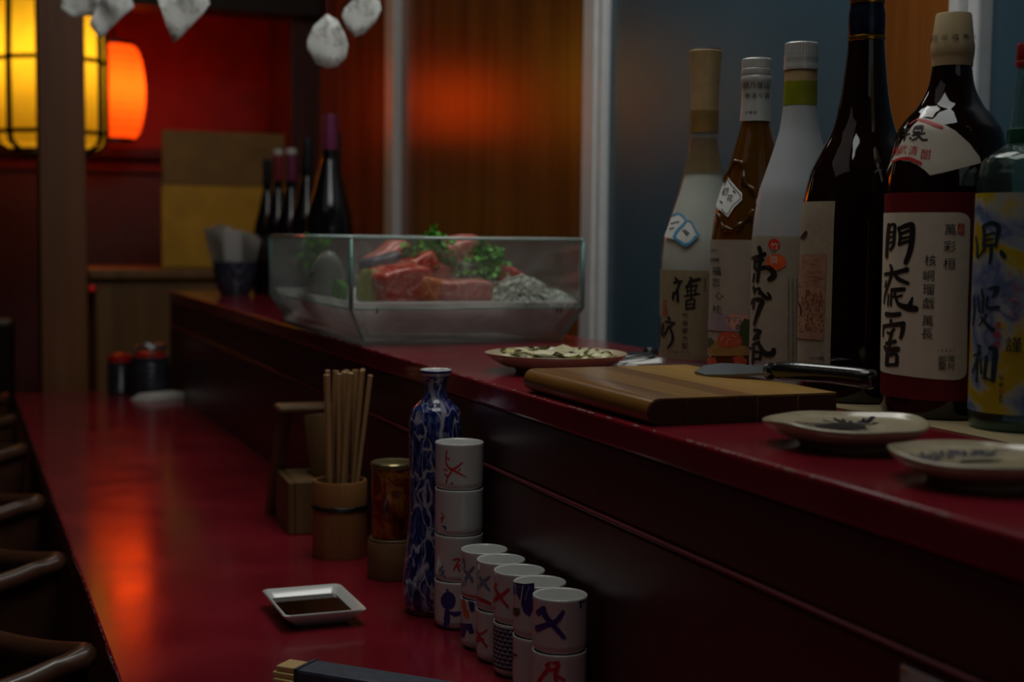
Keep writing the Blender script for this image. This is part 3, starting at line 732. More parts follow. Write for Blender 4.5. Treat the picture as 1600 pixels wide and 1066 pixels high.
  ('pic_brown',2,'S',[(-1395.9,116.7,0.3),(-1303.0,116.69,0.3)]),
  ('pic_brown',2,'S',[(-1449.7,110.11,0.3),(-1357.1,110.22,0.3)]),
  ('pic_brown',2,'S',[(-1425.3,112.42,0.3),(-1311.2,112.5,0.3)]),
  ('pic_brown',2,'S',[(-1340.5,110.26,0.3),(-1220.9,110.36,0.3)]),
  ('pic_brown',2,'S',[(-1678.4,115.3,0.3),(-1609.5,114.71,0.3)]),
  ('pic_brown',2,'S',[(-1768.2,126.2,0.3),(-1566.7,126.25,0.3)]),
  ('pic_brown',2,'S',[(-1491.2,112.21,0.3),(-1417.2,112.29,0.3)]),
  ('pic_brown',2,'S',[(-1421.7,105.93,0.3),(-1292.1,106.1,0.3)]),
  ('pic_brown',2,'S',[(-1637.2,117.68,0.3),(-1569.3,117.14,0.3)]),
  ('pic_brown',2,'S',[(-1361.6,103.36,0.3),(-1228.7,103.02,0.3)]),
  ('pic_brown',2,'S',[(-1656.4,111.91,0.3),(-1477.3,112.2,0.3)]),
  ('pic_brown',2,'S',[(-1832.1,101.9,0.3),(-1721.2,101.47,0.3)]),
  ('pic_brown',2,'S',[(-1613.4,123.7,0.3),(-1503.7,123.2,0.3)]),
  ('pic_brown',2,'S',[(-1465.1,127.3,0.3),(-1328.3,127.21,0.3)]),
  ('pic_brown',2,'S',[(-1372.0,116.66,0.3),(-1243.1,116.46,0.3)]),
 ],
 ('B6', 'label'): [
  ('teal_ink',1,'S',[(-1919.1,149.38,1.63),(-1834.1,141.95,1.63),(-1826.2,134.05,1.63)]),
  ('teal_ink',1,'S',[(-1629.0,157.7,2.54),(-1585.4,150.34,2.54),(-1602.4,142.03,2.54)]),
  ('teal_ink',1,'S',[(-1628.7,157.52,2.31),(-1389.7,159.98,3.21),(-1227.7,156.79,3.88),(-1247.6,150.41,2.97),(-1279.5,142.18,2.06)]),
  ('teal_ink',1,'S',[(-1559.3,150.34,2.08),(-1320.3,152.21,2.06)]),
  ('teal_ink',1,'S',[(-1553.6,146.66,1.85),(-1343.8,147.64,1.83)]),
  ('teal_ink',1,'S',[(-1565.4,142.51,2.31),(-1281.2,143.55,2.29)]),
  ('teal_ink',1,'S',[(-1381.7,142.13,2.53),(-1381.3,134.79,2.76),(-1410.6,128.8,1.38)]),
  ('teal_ink',1,'S',[(-1562.5,140.67,2.31),(-1653.1,136.47,1.85),(-1811.7,132.66,0.93)]),
  ('teal_ink',1,'S',[(-1168.1,139.5,1.14),(-1126.2,136.79,3.88),(-1065.3,134.09,2.73)]),
  ('teal_ink',1,'S',[(-1587.7,108.77,1.85),(-1560.5,103.25,1.85)]),
  ('teal_ink',1,'S',[(-1401.7,109.77,1.38),(-1189.2,110.7,2.98),(-1304.9,103.66,1.61)]),
  ('ink',1,'T','2',-1915.5,170.95,2.24),
  ('ink',1,'T','0',-1793.4,170.96,2.23),
  ('ink',1,'T','0',-1687.5,170.99,2.22),
  ('ink',1,'T','2',-1605.2,171.13,2.21),
  ('pink',1,'S',[(-986.1,121.42,0.55),(-923.2,123.29,0.55)]),
  ('pink',1,'S',[(-951.8,123.27,0.55),(-966.9,119.16,0.55)]),
  ('pink',1,'S',[(-811.0,123.83,0.54),(-752.2,122.97,0.54),(-759.4,118.43,0.54)]),
  ('pink',1,'S',[(-917.2,112.38,0.64),(-825.1,114.29,0.64),(-764.4,111.62,0.64),(-771.7,107.07,0.64)]),
  ('pink',1,'S',[(-891.8,110.59,0.55),(-842.7,108.36,0.55)]),
  ('pink',1,'S',[(-822.0,111.11,0.55),(-830.1,107.47,0.55)]),
  ('pink',1,'S',[(-918.3,101.45,0.55),(-860.3,102.43,0.55),(-846.0,99.72,0.55)]),
  ('teal_ink',1,'S',[(-1904.0,103.59,1.29),(-1858.3,94.41,1.54),(-1909.1,80.69,1.03)]),
  ('teal_ink',1,'S',[(-1719.3,102.86,1.53),(-1651.0,91.53,1.53)]),
  ('teal_ink',1,'S',[(-1543.6,104.17,1.78),(-1553.5,91.93,1.78)]),
  ('teal_ink',1,'S',[(-1420.6,103.35,1.77),(-1427.6,95.23,2.28),(-1156.3,95.9,2.77)]),
  ('teal_ink',1,'S',[(-1438.5,90.13,2.03),(-1524.3,85.37,1.78),(-1650.8,80.49,1.02)]),
  ('teal_ink',1,'S',[(-1588.2,87.78,1.53),(-1410.7,82.06,2.54),(-1251.7,78.15,3.53)]),
  ('teal_ink',1,'S',[(-1662.6,65.59,2.3),(-1565.1,64.33,2.3)]),
  ('teal_ink',1,'S',[(-1815.8,56.89,1.67),(-1547.2,60.29,1.66)]),
  ('teal_ink',1,'S',[(-1606.8,64.21,1.53),(-1680.3,53.72,1.79),(-1836.6,43.69,1.03)]),
  ('teal_ink',1,'S',[(-1655.7,55.86,1.54),(-1661.6,37.11,1.54)]),
  ('teal_ink',1,'S',[(-1559.8,55.13,1.53),(-1516.1,43.81,1.53)]),
  ('teal_ink',1,'S',[(-1397.2,57.67,2.28),(-1429.7,42.26,2.29)]),
  ('teal_ink',1,'S',[(-1338.5,63.94,2.53),(-1200.4,64.09,4.29),(-1209.9,51.09,4.04),(-1226.9,39.36,3.04)]),
  ('teal_ink',1,'S',[(-1263.8,39.95,1.52),(-1470.9,40.89,1.53)]),
  ('teal_ink',1,'T','謹',-831.1,68.08,12.52),
  ('pink',1,'S',[(-921.5,100.05,0.6),(-873.0,103.61,0.6),(-780.5,100.71,0.6),(-732.9,98.76,0.6),(-801.7,96.19,0.6)]),
  ('pink',1,'S',[(-775.3,95.22,0.6),(-887.7,92.08,0.6),(-911.2,89.54,0.6),(-769.1,88.72,0.6),(-753.5,85.74,0.6),(-830.5,86.14,0.6)]),
  ('seal',1,'T','酒',-1176.1,82.04,5.64),
  ('seal',1,'T','醸',-1168.5,74.99,5.85),
  ('seal',1,'T','造',-1160.6,67.63,5.65),
  ('ink',1,'T','阪',-1050.6,42.2,3.63),
  ('ink',1,'T','龍',-1048.0,36.85,3.63),
  ('ink',1,'T','会',-1044.3,27.73,3.63),
  ('ink',1,'T','社',-1046.4,24.38,3.43),
  ('red',1,'T','株',-1043.0,31.79,3.63),
 ],
 ('P51', 'decor'): [
  ('indigo',1,'S',[(-1093.7,40.63,4.58),(-939.7,34.67,5.11),(-573.3,26.32,4.56),(-230.3,17.73,3.22)]),
  ('indigo',1,'S',[(-290.6,39.6,3.75),(-506.0,32.2,4.56),(-871.0,27.79,4.57),(-1393.7,22.11,5.42)]),
  ('indigo',1,'S',[(-1323.4,35.71,4.86),(-1016.7,40.95,4.84)]),
  ('indigo',1,'S',[(352.6,46.65,1.62),(724.5,45.61,1.62)]),
  ('indigo',1,'S',[(434.8,46.32,1.62),(439.5,41.47,1.62)]),
 ],
 ('P50', 'decor'): [
  ('red',1,'S',[(-809.6,42.13,2.42),(-847.5,36.51,3.5),(-1244.0,24.51,2.71)]),
  ('red',1,'S',[(-821.3,36.05,2.69),(-482.3,37.89,2.69)]),
  ('red',1,'S',[(-627.2,42.61,2.42),(-437.9,42.21,3.49),(-550.0,32.87,3.23),(-499.6,27.22,2.69)]),
  ('red',1,'S',[(-550.0,32.87,2.69),(-208.5,28.36,2.69)]),
  ('red',1,'S',[(-929.6,40.05,1.89),(-724.7,42.93,1.88)]),
 ],
 ('P41', 'decor'): [
  ('indigo',1,'P',[(-1956.3,48.85),(-1424.6,50.06),(-960.7,51.14),(-592.8,52.95),(-581.9,32.63),(-753.5,23.22),(-1004.1,25.82),(-1191.5,35.25),(-1415.3,40.42),(-1956.4,36.77)]),
  ('white_gap',2,'S',[(-1049.4,49.47,0.89),(-1126.4,40.08,0.89),(-1188.2,30.72,0.89)]),
  ('white_gap',2,'S',[(-794.2,49.15,0.45),(-952.4,37.35,0.45)]),
  ('leaf_green',1,'P',[(-1956.4,25.83),(-1215.3,28.54),(-1183.3,23.91),(-1351.6,20.79),(-1956.5,19.49)]),
 ],
 ('P40', 'decor'): [
  ('indigo',1,'S',[(-1936.5,31.65,1.28),(-1339.0,32.81,1.26)]),
  ('indigo',1,'S',[(-1936.4,27.95,1.28),(-1462.4,33.44,1.27)]),
  ('indigo',1,'S',[(-1956.3,26.65,0.99),(-1575.5,28.69,0.99)]),
 ],
 ('P31', 'decor'): [
  ('red',1,'S',[(-1624.6,34.0,2.33),(-1254.1,28.25,3.19),(-810.4,19.96,2.31)]),
  ('red',1,'S',[(-796.3,35.59,2.31),(-1177.6,28.37,3.18),(-1942.3,19.08,2.64)]),
  ('red',1,'S',[(-1746.5,32.13,2.04),(-1445.7,38.15,2.03)]),
  ('red',1,'S',[(-1709.7,15.13,1.17),(-1515.3,15.31,1.16)]),
 ],
 ('P21', 'decor'): [
  ('slate',1,'S',[(-1597.8,36.08,1.81),(-1183.5,30.71,3.06),(-838.3,23.9,2.15)]),
  ('slate',1,'S',[(-844.5,36.56,2.15),(-1183.0,29.98,2.88),(-1621.9,22.41,1.81)]),
  ('slate',1,'S',[(-1892.5,33.77,2.18),(-1436.8,39.52,2.17)]),
  ('red',1,'S',[(-1928.9,13.29,2.55),(-1172.6,13.2,3.96),(-775.3,11.37,2.51)]),
 ],
 ('P20', 'decor'): [
  ('red',1,'S',[(-1929.4,29.22,1.64),(-1360.3,24.97,1.63),(-961.1,16.86,1.62)]),
  ('red',1,'S',[(-946.1,32.77,1.62),(-1304.1,27.48,1.63),(-1929.4,25.94,1.64)]),
  ('red',1,'S',[(-1692.6,18.55,4.0),(-1422.2,22.41,3.98),(-1149.8,22.37,3.97)]),
  ('red',1,'S',[(-1304.1,27.48,1.45),(-1693.9,19.28,1.46)]),
  ('red',1,'S',[(-1148.9,20.9,2.17),(-938.1,17.39,2.16)]),
 ],
 ('P11', 'decor'): [
  ('slate',1,'S',[(-1454.8,40.91,2.61),(-1351.9,33.07,2.6)]),
  ('slate',1,'S',[(-1633.6,31.71,2.99),(-1132.6,27.95,2.97),(-852.1,21.66,2.96)]),
  ('slate',1,'S',[(-805.6,35.31,2.59),(-1077.2,28.16,2.6),(-1433.8,16.04,2.61)]),
  ('slate',1,'S',[(-1557.4,23.0,2.24),(-1344.6,22.82,2.23)]),
  ('slate',1,'S',[(-956.3,25.56,2.22),(-876.2,24.0,2.22)]),
  ('red',1,'S',[(-1540.4,7.15,1.49),(-770.7,6.82,1.48)]),
 ],
 ('P10', 'decor'): [
  ('orange',1,'S',[(-1421.4,47.43,3.88),(-1324.2,40.34,3.88),(-1229.0,33.22,3.87)]),
  ('orange',1,'S',[(-1131.5,38.2,2.68),(-1082.0,32.36,2.68)]),
  ('indigo',1,'P',[(-1063.8,49.06),(-768.6,48.5),(-764.6,39.46),(-940.2,38.64),(-1043.8,44.61)]),
  ('indigo',1,'P',[(-1917.9,23.23),(-871.5,27.08),(-755.2,18.35),(-987.1,16.84),(-1122.4,21.58),(-1328.6,11.46),(-1731.5,10.61)]),
 ],
 ('T0', 'decor'): [
  ('indigo',1,'S',[(-809.1,20.02,5.08),(-820.3,10.45,6.64),(-907.7,3.46,3.13)]),
  ('indigo',1,'S',[(-702.9,19.51,1.95),(-469.5,17.83,4.68),(-264.0,19.15,3.51)]),
  ('indigo',1,'S',[(-744.5,39.25,1.95),(-816.9,42.22,1.95)]),
  ('indigo',1,'P',[(-435.2,31.5),(-457.7,27.96),(-524.3,24.91),(-626.7,22.76),(-752.5,21.77),(-886.7,22.06),(-1010.8,23.6),(-1102.0,26.21),(-1137.1,29.58),(-1105.0,33.26),(-1015.9,36.62),(-892.9,39.07),(-758.9,40.16),(-632.4,39.74),(-528.6,37.91),(-460.0,35.0)]),
 ],
 ('T1', 'decor'): [
  ('red',1,'S',[(-566.1,26.31,1.56),(-295.4,27.42,1.56),(-421.7,21.71,1.56),(-523.5,16.57,1.56)]),
  ('red',1,'S',[(-421.7,21.71,1.75),(-278.4,15.1,1.75)]),
  ('red',1,'S',[(-344.2,20.16,1.56),(-280.6,21.42,1.56)]),
  ('slate',1,'S',[(-1273.0,13.01,1.76),(-1044.7,18.75,1.76)]),
  ('slate',1,'S',[(-1151.2,15.15,2.35),(-926.3,7.28,2.34)]),
  ('slate',1,'S',[(-960.5,14.3,1.95),(-1196.7,7.8,1.96)]),
 ],
 ('T2', 'decor'): [
  ('red',1,'S',[(-1129.2,25.71,1.17),(-1014.3,22.94,1.17)]),
  ('red',1,'S',[(-1174.1,20.03,1.17),(-957.1,21.85,1.17)]),
  ('red',1,'S',[(-1064.6,21.2,1.17),(-1125.1,16.26,1.17)]),
  ('red',1,'S',[(1206.5,25.88,1.97),(1206.9,19.5,1.97),(1206.4,9.09,1.98)]),
  ('indigo',1,'S',[(-1061.0,12.53,1.56),(-899.0,11.93,1.56),(-928.8,9.32,1.56)]),
 ],
 ('T3', 'decor'): [
  ('red',1,'S',[(-878.0,42.75,1.31),(-912.0,30.76,1.31),(-634.0,24.38,1.97),(-200.2,31.44,1.31)]),
  ('red',1,'S',[(-634.0,24.38,1.97),(-315.4,20.23,1.64),(-28.6,16.49,0.66)]),
  ('red',1,'S',[(-633.6,23.32,1.47),(-806.9,17.47,1.48),(-960.3,18.99,1.48)]),
  ('red',1,'S',[(-806.9,17.47,1.31),(-910.5,9.29,1.31)]),
  ('red',1,'S',[(-1003.1,23.92,1.31),(-852.0,22.95,1.31)]),
  ('red',1,'S',[(-764.5,33.7,1.15),(-856.7,36.18,1.15)]),
  ('red',1,'S',[(-370.4,23.53,1.15),(-290.0,24.85,1.15)]),
  ('red',1,'S',[(-663.1,9.77,2.62),(-629.1,10.09,2.62)]),
  ('indigo',1,'S',[(1206.5,33.21,2.33),(1206.9,30.54,2.33),(1206.7,24.48,2.33)]),
  ('indigo',1,'S',[(1206.3,27.82,2.0),(1206.9,27.18,2.0)]),
 ],
}
CUP_STACKS = [('T', 0.4704, 1.3422, 0.02428, 4), ('P1', 0.4693, 1.2645, 0.02221, 2), ('P2', 0.4693, 1.2197, 0.02242, 2), ('P3', 0.4698, 1.1743, 0.02297, 2), ('P4', 0.4704, 1.1278, 0.02297, 2), ('P5', 0.4698, 1.0813, 0.02297, 2)]
# ------------------------------------------------------------------ print (labels, lettering) wrapped on turned surfaces
def dens(p, n=6):
    out = []; N = len(p)
    def h(t, a, b, c, d):
        m1 = (c-a)/2; m2 = (d-b)/2; lim = 3*abs(c-b)
        if m1*(c-b) <= 0: m1 = 0
        if m2*(c-b) <= 0: m2 = 0
        m1 = max(-lim, min(lim, m1)); m2 = max(-lim, min(lim, m2))
        return (2*t**3-3*t*t+1)*b+(t**3-2*t*t+t)*m1+(-2*t**3+3*t*t)*c+(t**3-t*t)*m2
    for i in range(N-1):
        q = (p[max(i-1, 0)], p[i], p[i+1], p[min(i+2, N-1)])
        for k in range(n): out.append((h(k/n, *[a[0] for a in q])/1000, h(k/n, *[a[1] for a in q])/1000))
    out.append((p[-1][0]/1000, p[-1][1]/1000)); return out
def radius_fn(dp):
    def f(z):
        if z >= dp[0][1]: return dp[0][0]
        for (ra, za), (rb, zb) in zip(dp, dp[1:]):
            if zb <= z <= za and za > zb: return rb+(ra-rb)*(z-zb)/(za-zb)
        return dp[-1][0]
    return f
def smooth_line(pts, n=5):
    out = []; N = len(pts)
    if N == 2: n = 3
    for i in range(N-1):
        a, b, c, d = pts[max(i-1, 0)], pts[i], pts[i+1], pts[min(i+2, N-1)]
        for k in range(n):
            t = k/n
            out.append(tuple(.5*((2*b[j])+(-a[j]+c[j])*t+(2*a[j]-5*b[j]+4*c[j]-d[j])*t*t+(-a[j]+3*b[j]-3*c[j]+d[j])*t**3) for j in range(3)))
    out.append(pts[-1]); return out
GLYPHS = {}
def glyph(ch):
    if ch not in GLYPHS:
        c = bpy.data.curves.new('glyph', 'FONT'); c.body = ch; c.size = 1; c.resolution_u = 2; c.offset = 0.0
        o = bpy.data.objects.new('glyph', c); me = bpy.data.meshes.new_from_object(o)
        vs = [v.co.copy() for v in me.vertices]; fs = [tuple(p.vertices) for p in me.polygons]
        if vs:
            cx = (min(v.x for v in vs)+max(v.x for v in vs))/2; cy = (min(v.y for v in vs)+max(v.y for v in vs))/2
            vs = [(v.x-cx, v.y-cy) for v in vs]
        bpy.data.objects.remove(o); bpy.data.curves.remove(c); bpy.data.meshes.remove(me)
        GLYPHS[ch] = (vs, fs)
    return GLYPHS[ch]
THC = {}
def add_item(bm, it, rr, thc=None):
    """flat (u, v) geometry; u = angle * rr"""
    if it[2] == 'T':
        _, _, _, ch, a, z, s = it; vs, fs = glyph(ch); kx = 1 if thc is None else 1/max(.42, cos(a/1000-thc))
        nv = [bm.verts.new((a/1000*rr+x*kx*s/1000, z/1000+y*s/1000, 0)) for x, y in vs]
        for f in fs:
            try: bm.faces.new([nv[i] for i in f])
            except ValueError: pass
    elif it[2] == 'P':
        vs = [bm.verts.new((a/1000*rr, z/1000, 0)) for a, z in it[3]]
        f = bm.faces.new(vs); bmesh.ops.triangulate(bm, faces=[f], ngon_method='EAR_CLIP')
    else:
        P = smooth_line([(a/1000*rr, z/1000, w/1000) for a, z, w in it[3]]); N = len(P)
        jit = [1+.10*noise.noise(Vector((p[0]*900, p[1]*900, 3))) for p in P]
        # round ends
        d0 = Vector((P[0][0]-P[1][0], P[0][1]-P[1][1])).normalized(); d1 = Vector((P[-1][0]-P[-2][0], P[-1][1]-P[-2][1])).normalized()
        Q = [(P[0][0]+d0.x*P[0][2]*.4, P[0][1]+d0.y*P[0][2]*.4, P[0][2]*.5)]+[(p[0], p[1], p[2]*j) for p, j in zip(P, jit)]+[(P[-1][0]+d1.x*P[-1][2]*.4, P[-1][1]+d1.y*P[-1][2]*.4, P[-1][2]*.5)]
        prev = None
        for i, q in enumerate(Q):
            a = Q[max(i-1, 0)]; b = Q[min(i+1, len(Q)-1)]
            t = Vector((b[0]-a[0], b[1]-a[1]))
            if t.length < 1e-9: continue
            t.normalize(); n = Vector((-t.y, t.x))*q[2]/2
            if thc is not None: n.x /= max(.42, cos(q[0]/rr-thc))
            row = [bm.verts.new((q[0]+n.x*k, q[1]+n.y*k, 0)) for k in (1, 0, -1)]
            if prev:
                for k in range(2):
                    try: bm.faces.new((prev[k], prev[k+1], row[k+1], row[k]))
                    except ValueError: pass
            prev = row
def wrap(bm, R, rr, off, step=.003):
    us = [v.co.x for v in bm.verts]; vv = [v.co.y for v in bm.verts]
    for ax, vals, st in ((0, us, step), (1, vv, .004)):
        lo, hi = min(vals), max(vals); k = math.floor(lo/st)+1
        while k*st < hi:
            co = [0, 0, 0]; no = [0, 0, 0]; co[ax] = k*st; no[ax] = 1
            bmesh.ops.bisect_plane(bm, geom=bm.verts[:]+bm.edges[:]+bm.faces[:], plane_co=co, plane_no=no)
            k += 1
    for v in bm.verts:
        th = v.co.x/rr; z = v.co.y; r = R(z)+off
        v.co = Vector((r*sin(th), -r*cos(th), z))
INK = {}
def ink(name):
    return INK[name]
def prints(key, R, rr, parent, base_off=.0004, name='lettering', only=None):
    byc = {}
    for it in PRINTS.get(key, []):
        byc.setdefault((it[0], it[1]), []).append(it)
    for (c, ly), its in sorted(byc.items(), key=lambda k: k[0][1]):
        if len(its) > 1 and all(i[2] == 'P' for i in its): groups = [[i] for i in its]
        else: groups = [its]
        for grp in groups: print_mesh(grp, key, c, ly, R, rr, parent, base_off, name)
def print_mesh(its, key, c, ly, R, rr, parent, base_off, name):
    if True:
        bm = bmesh.new()
        for it in its: add_item(bm, it, rr, THC.get(key[0], -.37))
        wrap(bm, R, rr, base_off+.00016*ly)
        for f in bm.faces:
            c0 = f.calc_center_median()
            if f.normal.dot(Vector((c0.x, c0.y, 0))) < 0: f.normal_flip()
        nm = name if c in ('ink', 'teal_ink', 'red', 'seal') else {'paper': 'printed_panel'}.get(c, 'printed_picture')
        if name != 'lettering': nm = name
        link(nm, bm, ink(c), parent)
def sleeve(name, R, a0, a1, z0, z1, off, mat, parent, nz=24, thick=.0003, na=None):
    """curved sheet: a label or capsule band with thickness"""
    bm = bmesh.new(); na = na or max(6, int(abs(a1-a0)/.08)); g = []
    for i in range(nz+1):
        z = z0+(z1-z0)*i/nz; row = []
        for j in range(na+1):
            th = a0+(a1-a0)*j/na; r = R(z)+off
            row.append(bm.verts.new((r*sin(th), -r*cos(th), z)))
        g.append(row)
    for i in range(nz):
        for j in range(na): bm.faces.new((g[i][j], g[i][j+1], g[i+1][j+1], g[i+1][j]))
    bmesh.ops.solidify(bm, geom=bm.faces[:], thickness=thick)
    bmesh.ops.recalc_face_normals(bm, faces=bm.faces)
    return link(name, bm, mat, parent, True, 40)
def sticker(key, R, rr, off, mat, parent, name):
    """die-cut paper sticker traced as a polygon, with its own thickness"""
    bm = bmesh.new()
    for it in PRINTS[key]:
        if it[1] == 0: add_item(bm, it, rr)
    wrap(bm, R, rr, off)
    bmesh.ops.solidify(bm, geom=bm.faces[:], thickness=.0002)
    bmesh.ops.recalc_face_normals(bm, faces=bm.faces)
    PRINTS[key] = [it for it in PRINTS[key] if it[1] != 0]
    return link(name, bm, mat, parent, True, 40)

# ------------------------------------------------------------------ materials
M = {}
def lacquer(name, base, rough, scratch=True):
    t = NT(name); v = t.coords(); f = t.noise(9, 5, v); g = t.noise(160, 3, t.coords((1, .12, 1)))
    a = tuple(x*.8 for x in base[:3])+(1,); b = tuple(min(1, x*1.2) for x in base[:3])+(1,)
    t.l(t.ramp(f, [(.3, a), (.7, b)]), t.b.inputs['Base Color'])
    mr = t.n('ShaderNodeMapRange'); mr.inputs[3].default_value = rough-.04; mr.inputs[4].default_value = rough+.10
    t.l(f, mr.inputs[0]); t.l(mr.outputs[0], t.b.inputs['Roughness'])
    t.bump(g, .03, .0003); t.p(IOR=1.75); return t.m
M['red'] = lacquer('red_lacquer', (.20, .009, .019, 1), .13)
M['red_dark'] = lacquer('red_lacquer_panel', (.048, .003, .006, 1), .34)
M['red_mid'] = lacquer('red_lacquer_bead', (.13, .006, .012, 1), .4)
M['chip'] = flat('worn_bare_edge', lin(150, 110, 100), .55, var=.3, scale=220)
M['wall_red'] = lacquer('red_painted_wall', (.42, .013, .005, 1), .62)
M['wall_dark'] = flat('dark_red_brown_wall', lin(72, 26, 20), .5)
M['wall_low'] = lacquer('dark_red_wainscot', (.10, .006, .004, 1), .5)
M['ceil'] = flat('dark_ceiling', lin(40, 30, 30), .6)
M['floor'] = wood('floor_boards', lin(150, 116, 64), lin(184, 144, 88), 'Y', .4, 30)
M['panel_wood'] = wood('veneer_panel', lin(118, 66, 24), lin(152, 92, 38), 'Z', .26, 26, 0, 3, .02)
M['panel_blue'] = flat('blue_grey_panel', lin(60, 88, 102), .30, var=.08, scale=3)
M['alu'] = flat('aluminium_frame', lin(230, 232, 232), .42, .15, var=.05)
M['post'] = wood('pale_post_wood', lin(106, 62, 28), lin(130, 80, 38), 'Z', .5, 30)
M['cab'] = wood('cabinet_wood', lin(110, 76, 36), lin(140, 98, 48), 'Z', .5, 24)
M['gold'] = flat('gold_paper', lin(208, 158, 42), .4, .25, var=.15, scale=12)
M['gold_dark'] = flat('dark_gold_paper', lin(138, 102, 44), .45, .2, var=.2, scale=10)  # browner, darker gold for the upper sheet
M['black'] = flat('black_metal', lin(22, 20, 20), .35)
M['booth'] = flat('dark_leather', lin(34, 18, 16), .35)
M['stool'] = flat('brown_leather', lin(74, 46, 32), .28, var=.15, scale=40, coat=.2, bump=.05)
M['stool_in'] = flat('dark_leather_inside', lin(30, 20, 16), .5)
M['steel'] = flat('brushed_steel', lin(150, 155, 160), .26, .9, var=.08)
M['blade'] = flat('knife_blade', lin(120, 128, 134), .3, .85, var=.15, scale=25)
M['handle'] = flat('black_handle', lin(20, 18, 18), .22, coat=.6, bump=.25, scale=300)
t = NT('white_porcelain'); t.p(Base_Color=lin(204, 204, 200), Roughness=.12, Coat_Weight=.4, Coat_Roughness=.04)
t.bump(t.noise(60, 2, t.coords()), .05, .0004); M['porc'] = t.m
M['clay'] = flat('cream_stoneware', lin(182, 168, 138), .22, var=.10, scale=60, coat=.4)
M['clay_food'] = flat('tan_stoneware', lin(196, 176, 142), .3, var=.10, scale=60, coat=.3)
M['clay_foot'] = flat('bare_clay', lin(120, 70, 56), .7)
M['paper_w'] = flat('white_paper', lin(226, 226, 220), .75, var=.06, scale=18)
M['mat_wood'] = wood('pale_tray_wood', lin(150, 132, 96), lin(182, 164, 124), 'Y', .45, 40)
M['oak'] = wood('caddy_wood', lin(92, 68, 40), lin(118, 90, 54), 'Z', .5, 50)
M['bamboo'] = wood('bamboo', lin(128, 82, 44), lin(152, 104, 58), 'Z', .42, 70)
M['chop'] = wood('chopstick_wood', lin(160, 122, 78), lin(184, 146, 98), 'Z', .55, 80)
M['soy'] = NT('soy_sauce').p(Base_Color=(.018, .006, .002, 1), Roughness=.03).m
M['slate_cloth'] = flat('dark_blue_cloth', lin(38, 42, 50), .6)
for nm, c in dict(ink=lin(20, 20, 22), red=lin(190, 34, 40), seal=lin(186, 30, 34), paper=lin(214, 204, 184), azure=lin(70, 160, 205), teal_ink=lin(8, 44, 52),
                  pink=lin(190, 110, 100), pic_rock=lin(150, 136, 140), pic_pink=lin(206, 150, 128), pic_ochre=lin(158, 124, 62), pic_green=lin(56, 74, 36), pic_red=lin(186, 80, 48),
                  gourd=lin(206, 50, 36), gourd_orange=lin(220, 92, 44), pic_tan=lin(158, 120, 98), pic_brown=lin(120, 64, 40), indigo=lin(46, 52, 116), slate=lin(100, 120, 146),
                  orange=lin(200, 110, 60), white_gap=lin(200, 196, 196), leaf_green=lin(60, 80, 36)).items():
    INK[nm] = flat('print_'+nm, c, .5 if nm not in ('indigo', 'slate', 'orange', 'leaf_green', 'white_gap') else .15, var=.04 if nm == 'paper' else .18, scale=140)
INK['cup_red'] = INK['red']
# ------------------------------------------------------------------ the room
ZS, ZC = .964, .716
struct(bx('floor', (-1.7, 1.3, -2.1, 6.0, -.05, 0), M['floor'], bev=0))
struct(bx('ceiling', (-1.7, 1.3, -2.1, 6.0, 2.5, 2.55), M['ceil'], bev=0))
struct(bx('wall_left', (-1.75, -1.7, -2.1, 6.0, 0, 2.5), M['wall_dark'], bev=0))
struct(bx('wall_front', (-1.7, 1.3, -2.15, -2.1, 0, 2.5), M['wall_dark'], bev=0))
wb = struct(bx('wall_back', (-1.7, 1.3, 5.8, 5.85, 0, 2.5), M['wall_red'], bev=0))
wr = struct(bx('wall_right', (1.225, 1.30, -2.1, 5.8, 0, 2.5), M['wall_dark'], bev=0))
# sliding panels and aluminium stiles of the back-bar wall
def wpanel(name, y0, y1, mat, x=1.205): return bx(name, (x, x+.02, y0, y1, .2, 2.48), mat, wr, bev=.001)
wpanel('blue_panel', .2, 1.452, M['panel_blue'])
wpanel('wood_panel', 1.503, 1.742, M['panel_wood'], 1.200)
wpanel('blue_panel', 1.745, 2.565, M['panel_blue'])
wpanel('wood_panel', 2.655, 3.965, M['panel_wood'])
wpanel('wood_panel', 4.06, 4.97, M['panel_wood'])
def stile(y0, y1, x0=1.185): return bx('frame_stile', (x0, 1.2245, y0, y1, .2, 2.48), M['alu'], wr, bev=.004)
stile(1.454, 1.477); stile(1.479, 1.501, 1.175); stile(2.567, 2.592, 1.19); stile(2.594, 2.653); stile(3.968, 4.057, 1.18)
stile(1.7425, 1.7448, 1.203)
struct(bx('trim_1', (1.105, 1.2245, 4.975, 5.35, 0, 2.5), M['wall_dark'], bev=.004))
struct(bx('trim_2', (-1.7, 1.10, 5.73, 5.80, 1.395, 1.435), M['wall_dark'], bev=.004))
struct(bx('trim_3', (-1.7, 1.10, 5.75, 5.80, 1.335, 1.352), M['wall_dark'], bev=.003))
struct(bx('trim_4', (-1.6, 1.2, 4.9, 5.05, 1.86, 2.5), M['ceil'], bev=.004))
lb = bmesh.new(); box(lb, -1.7, 1.10, 5.765, 5.799, 0, 1.33)
struct(link('baseboard_back', lb, M['wall_low']))
struct(bx('trim_5', (.2005, .3135, 3.77, 3.88, 0, 2.5), M['post'], bev=.003))

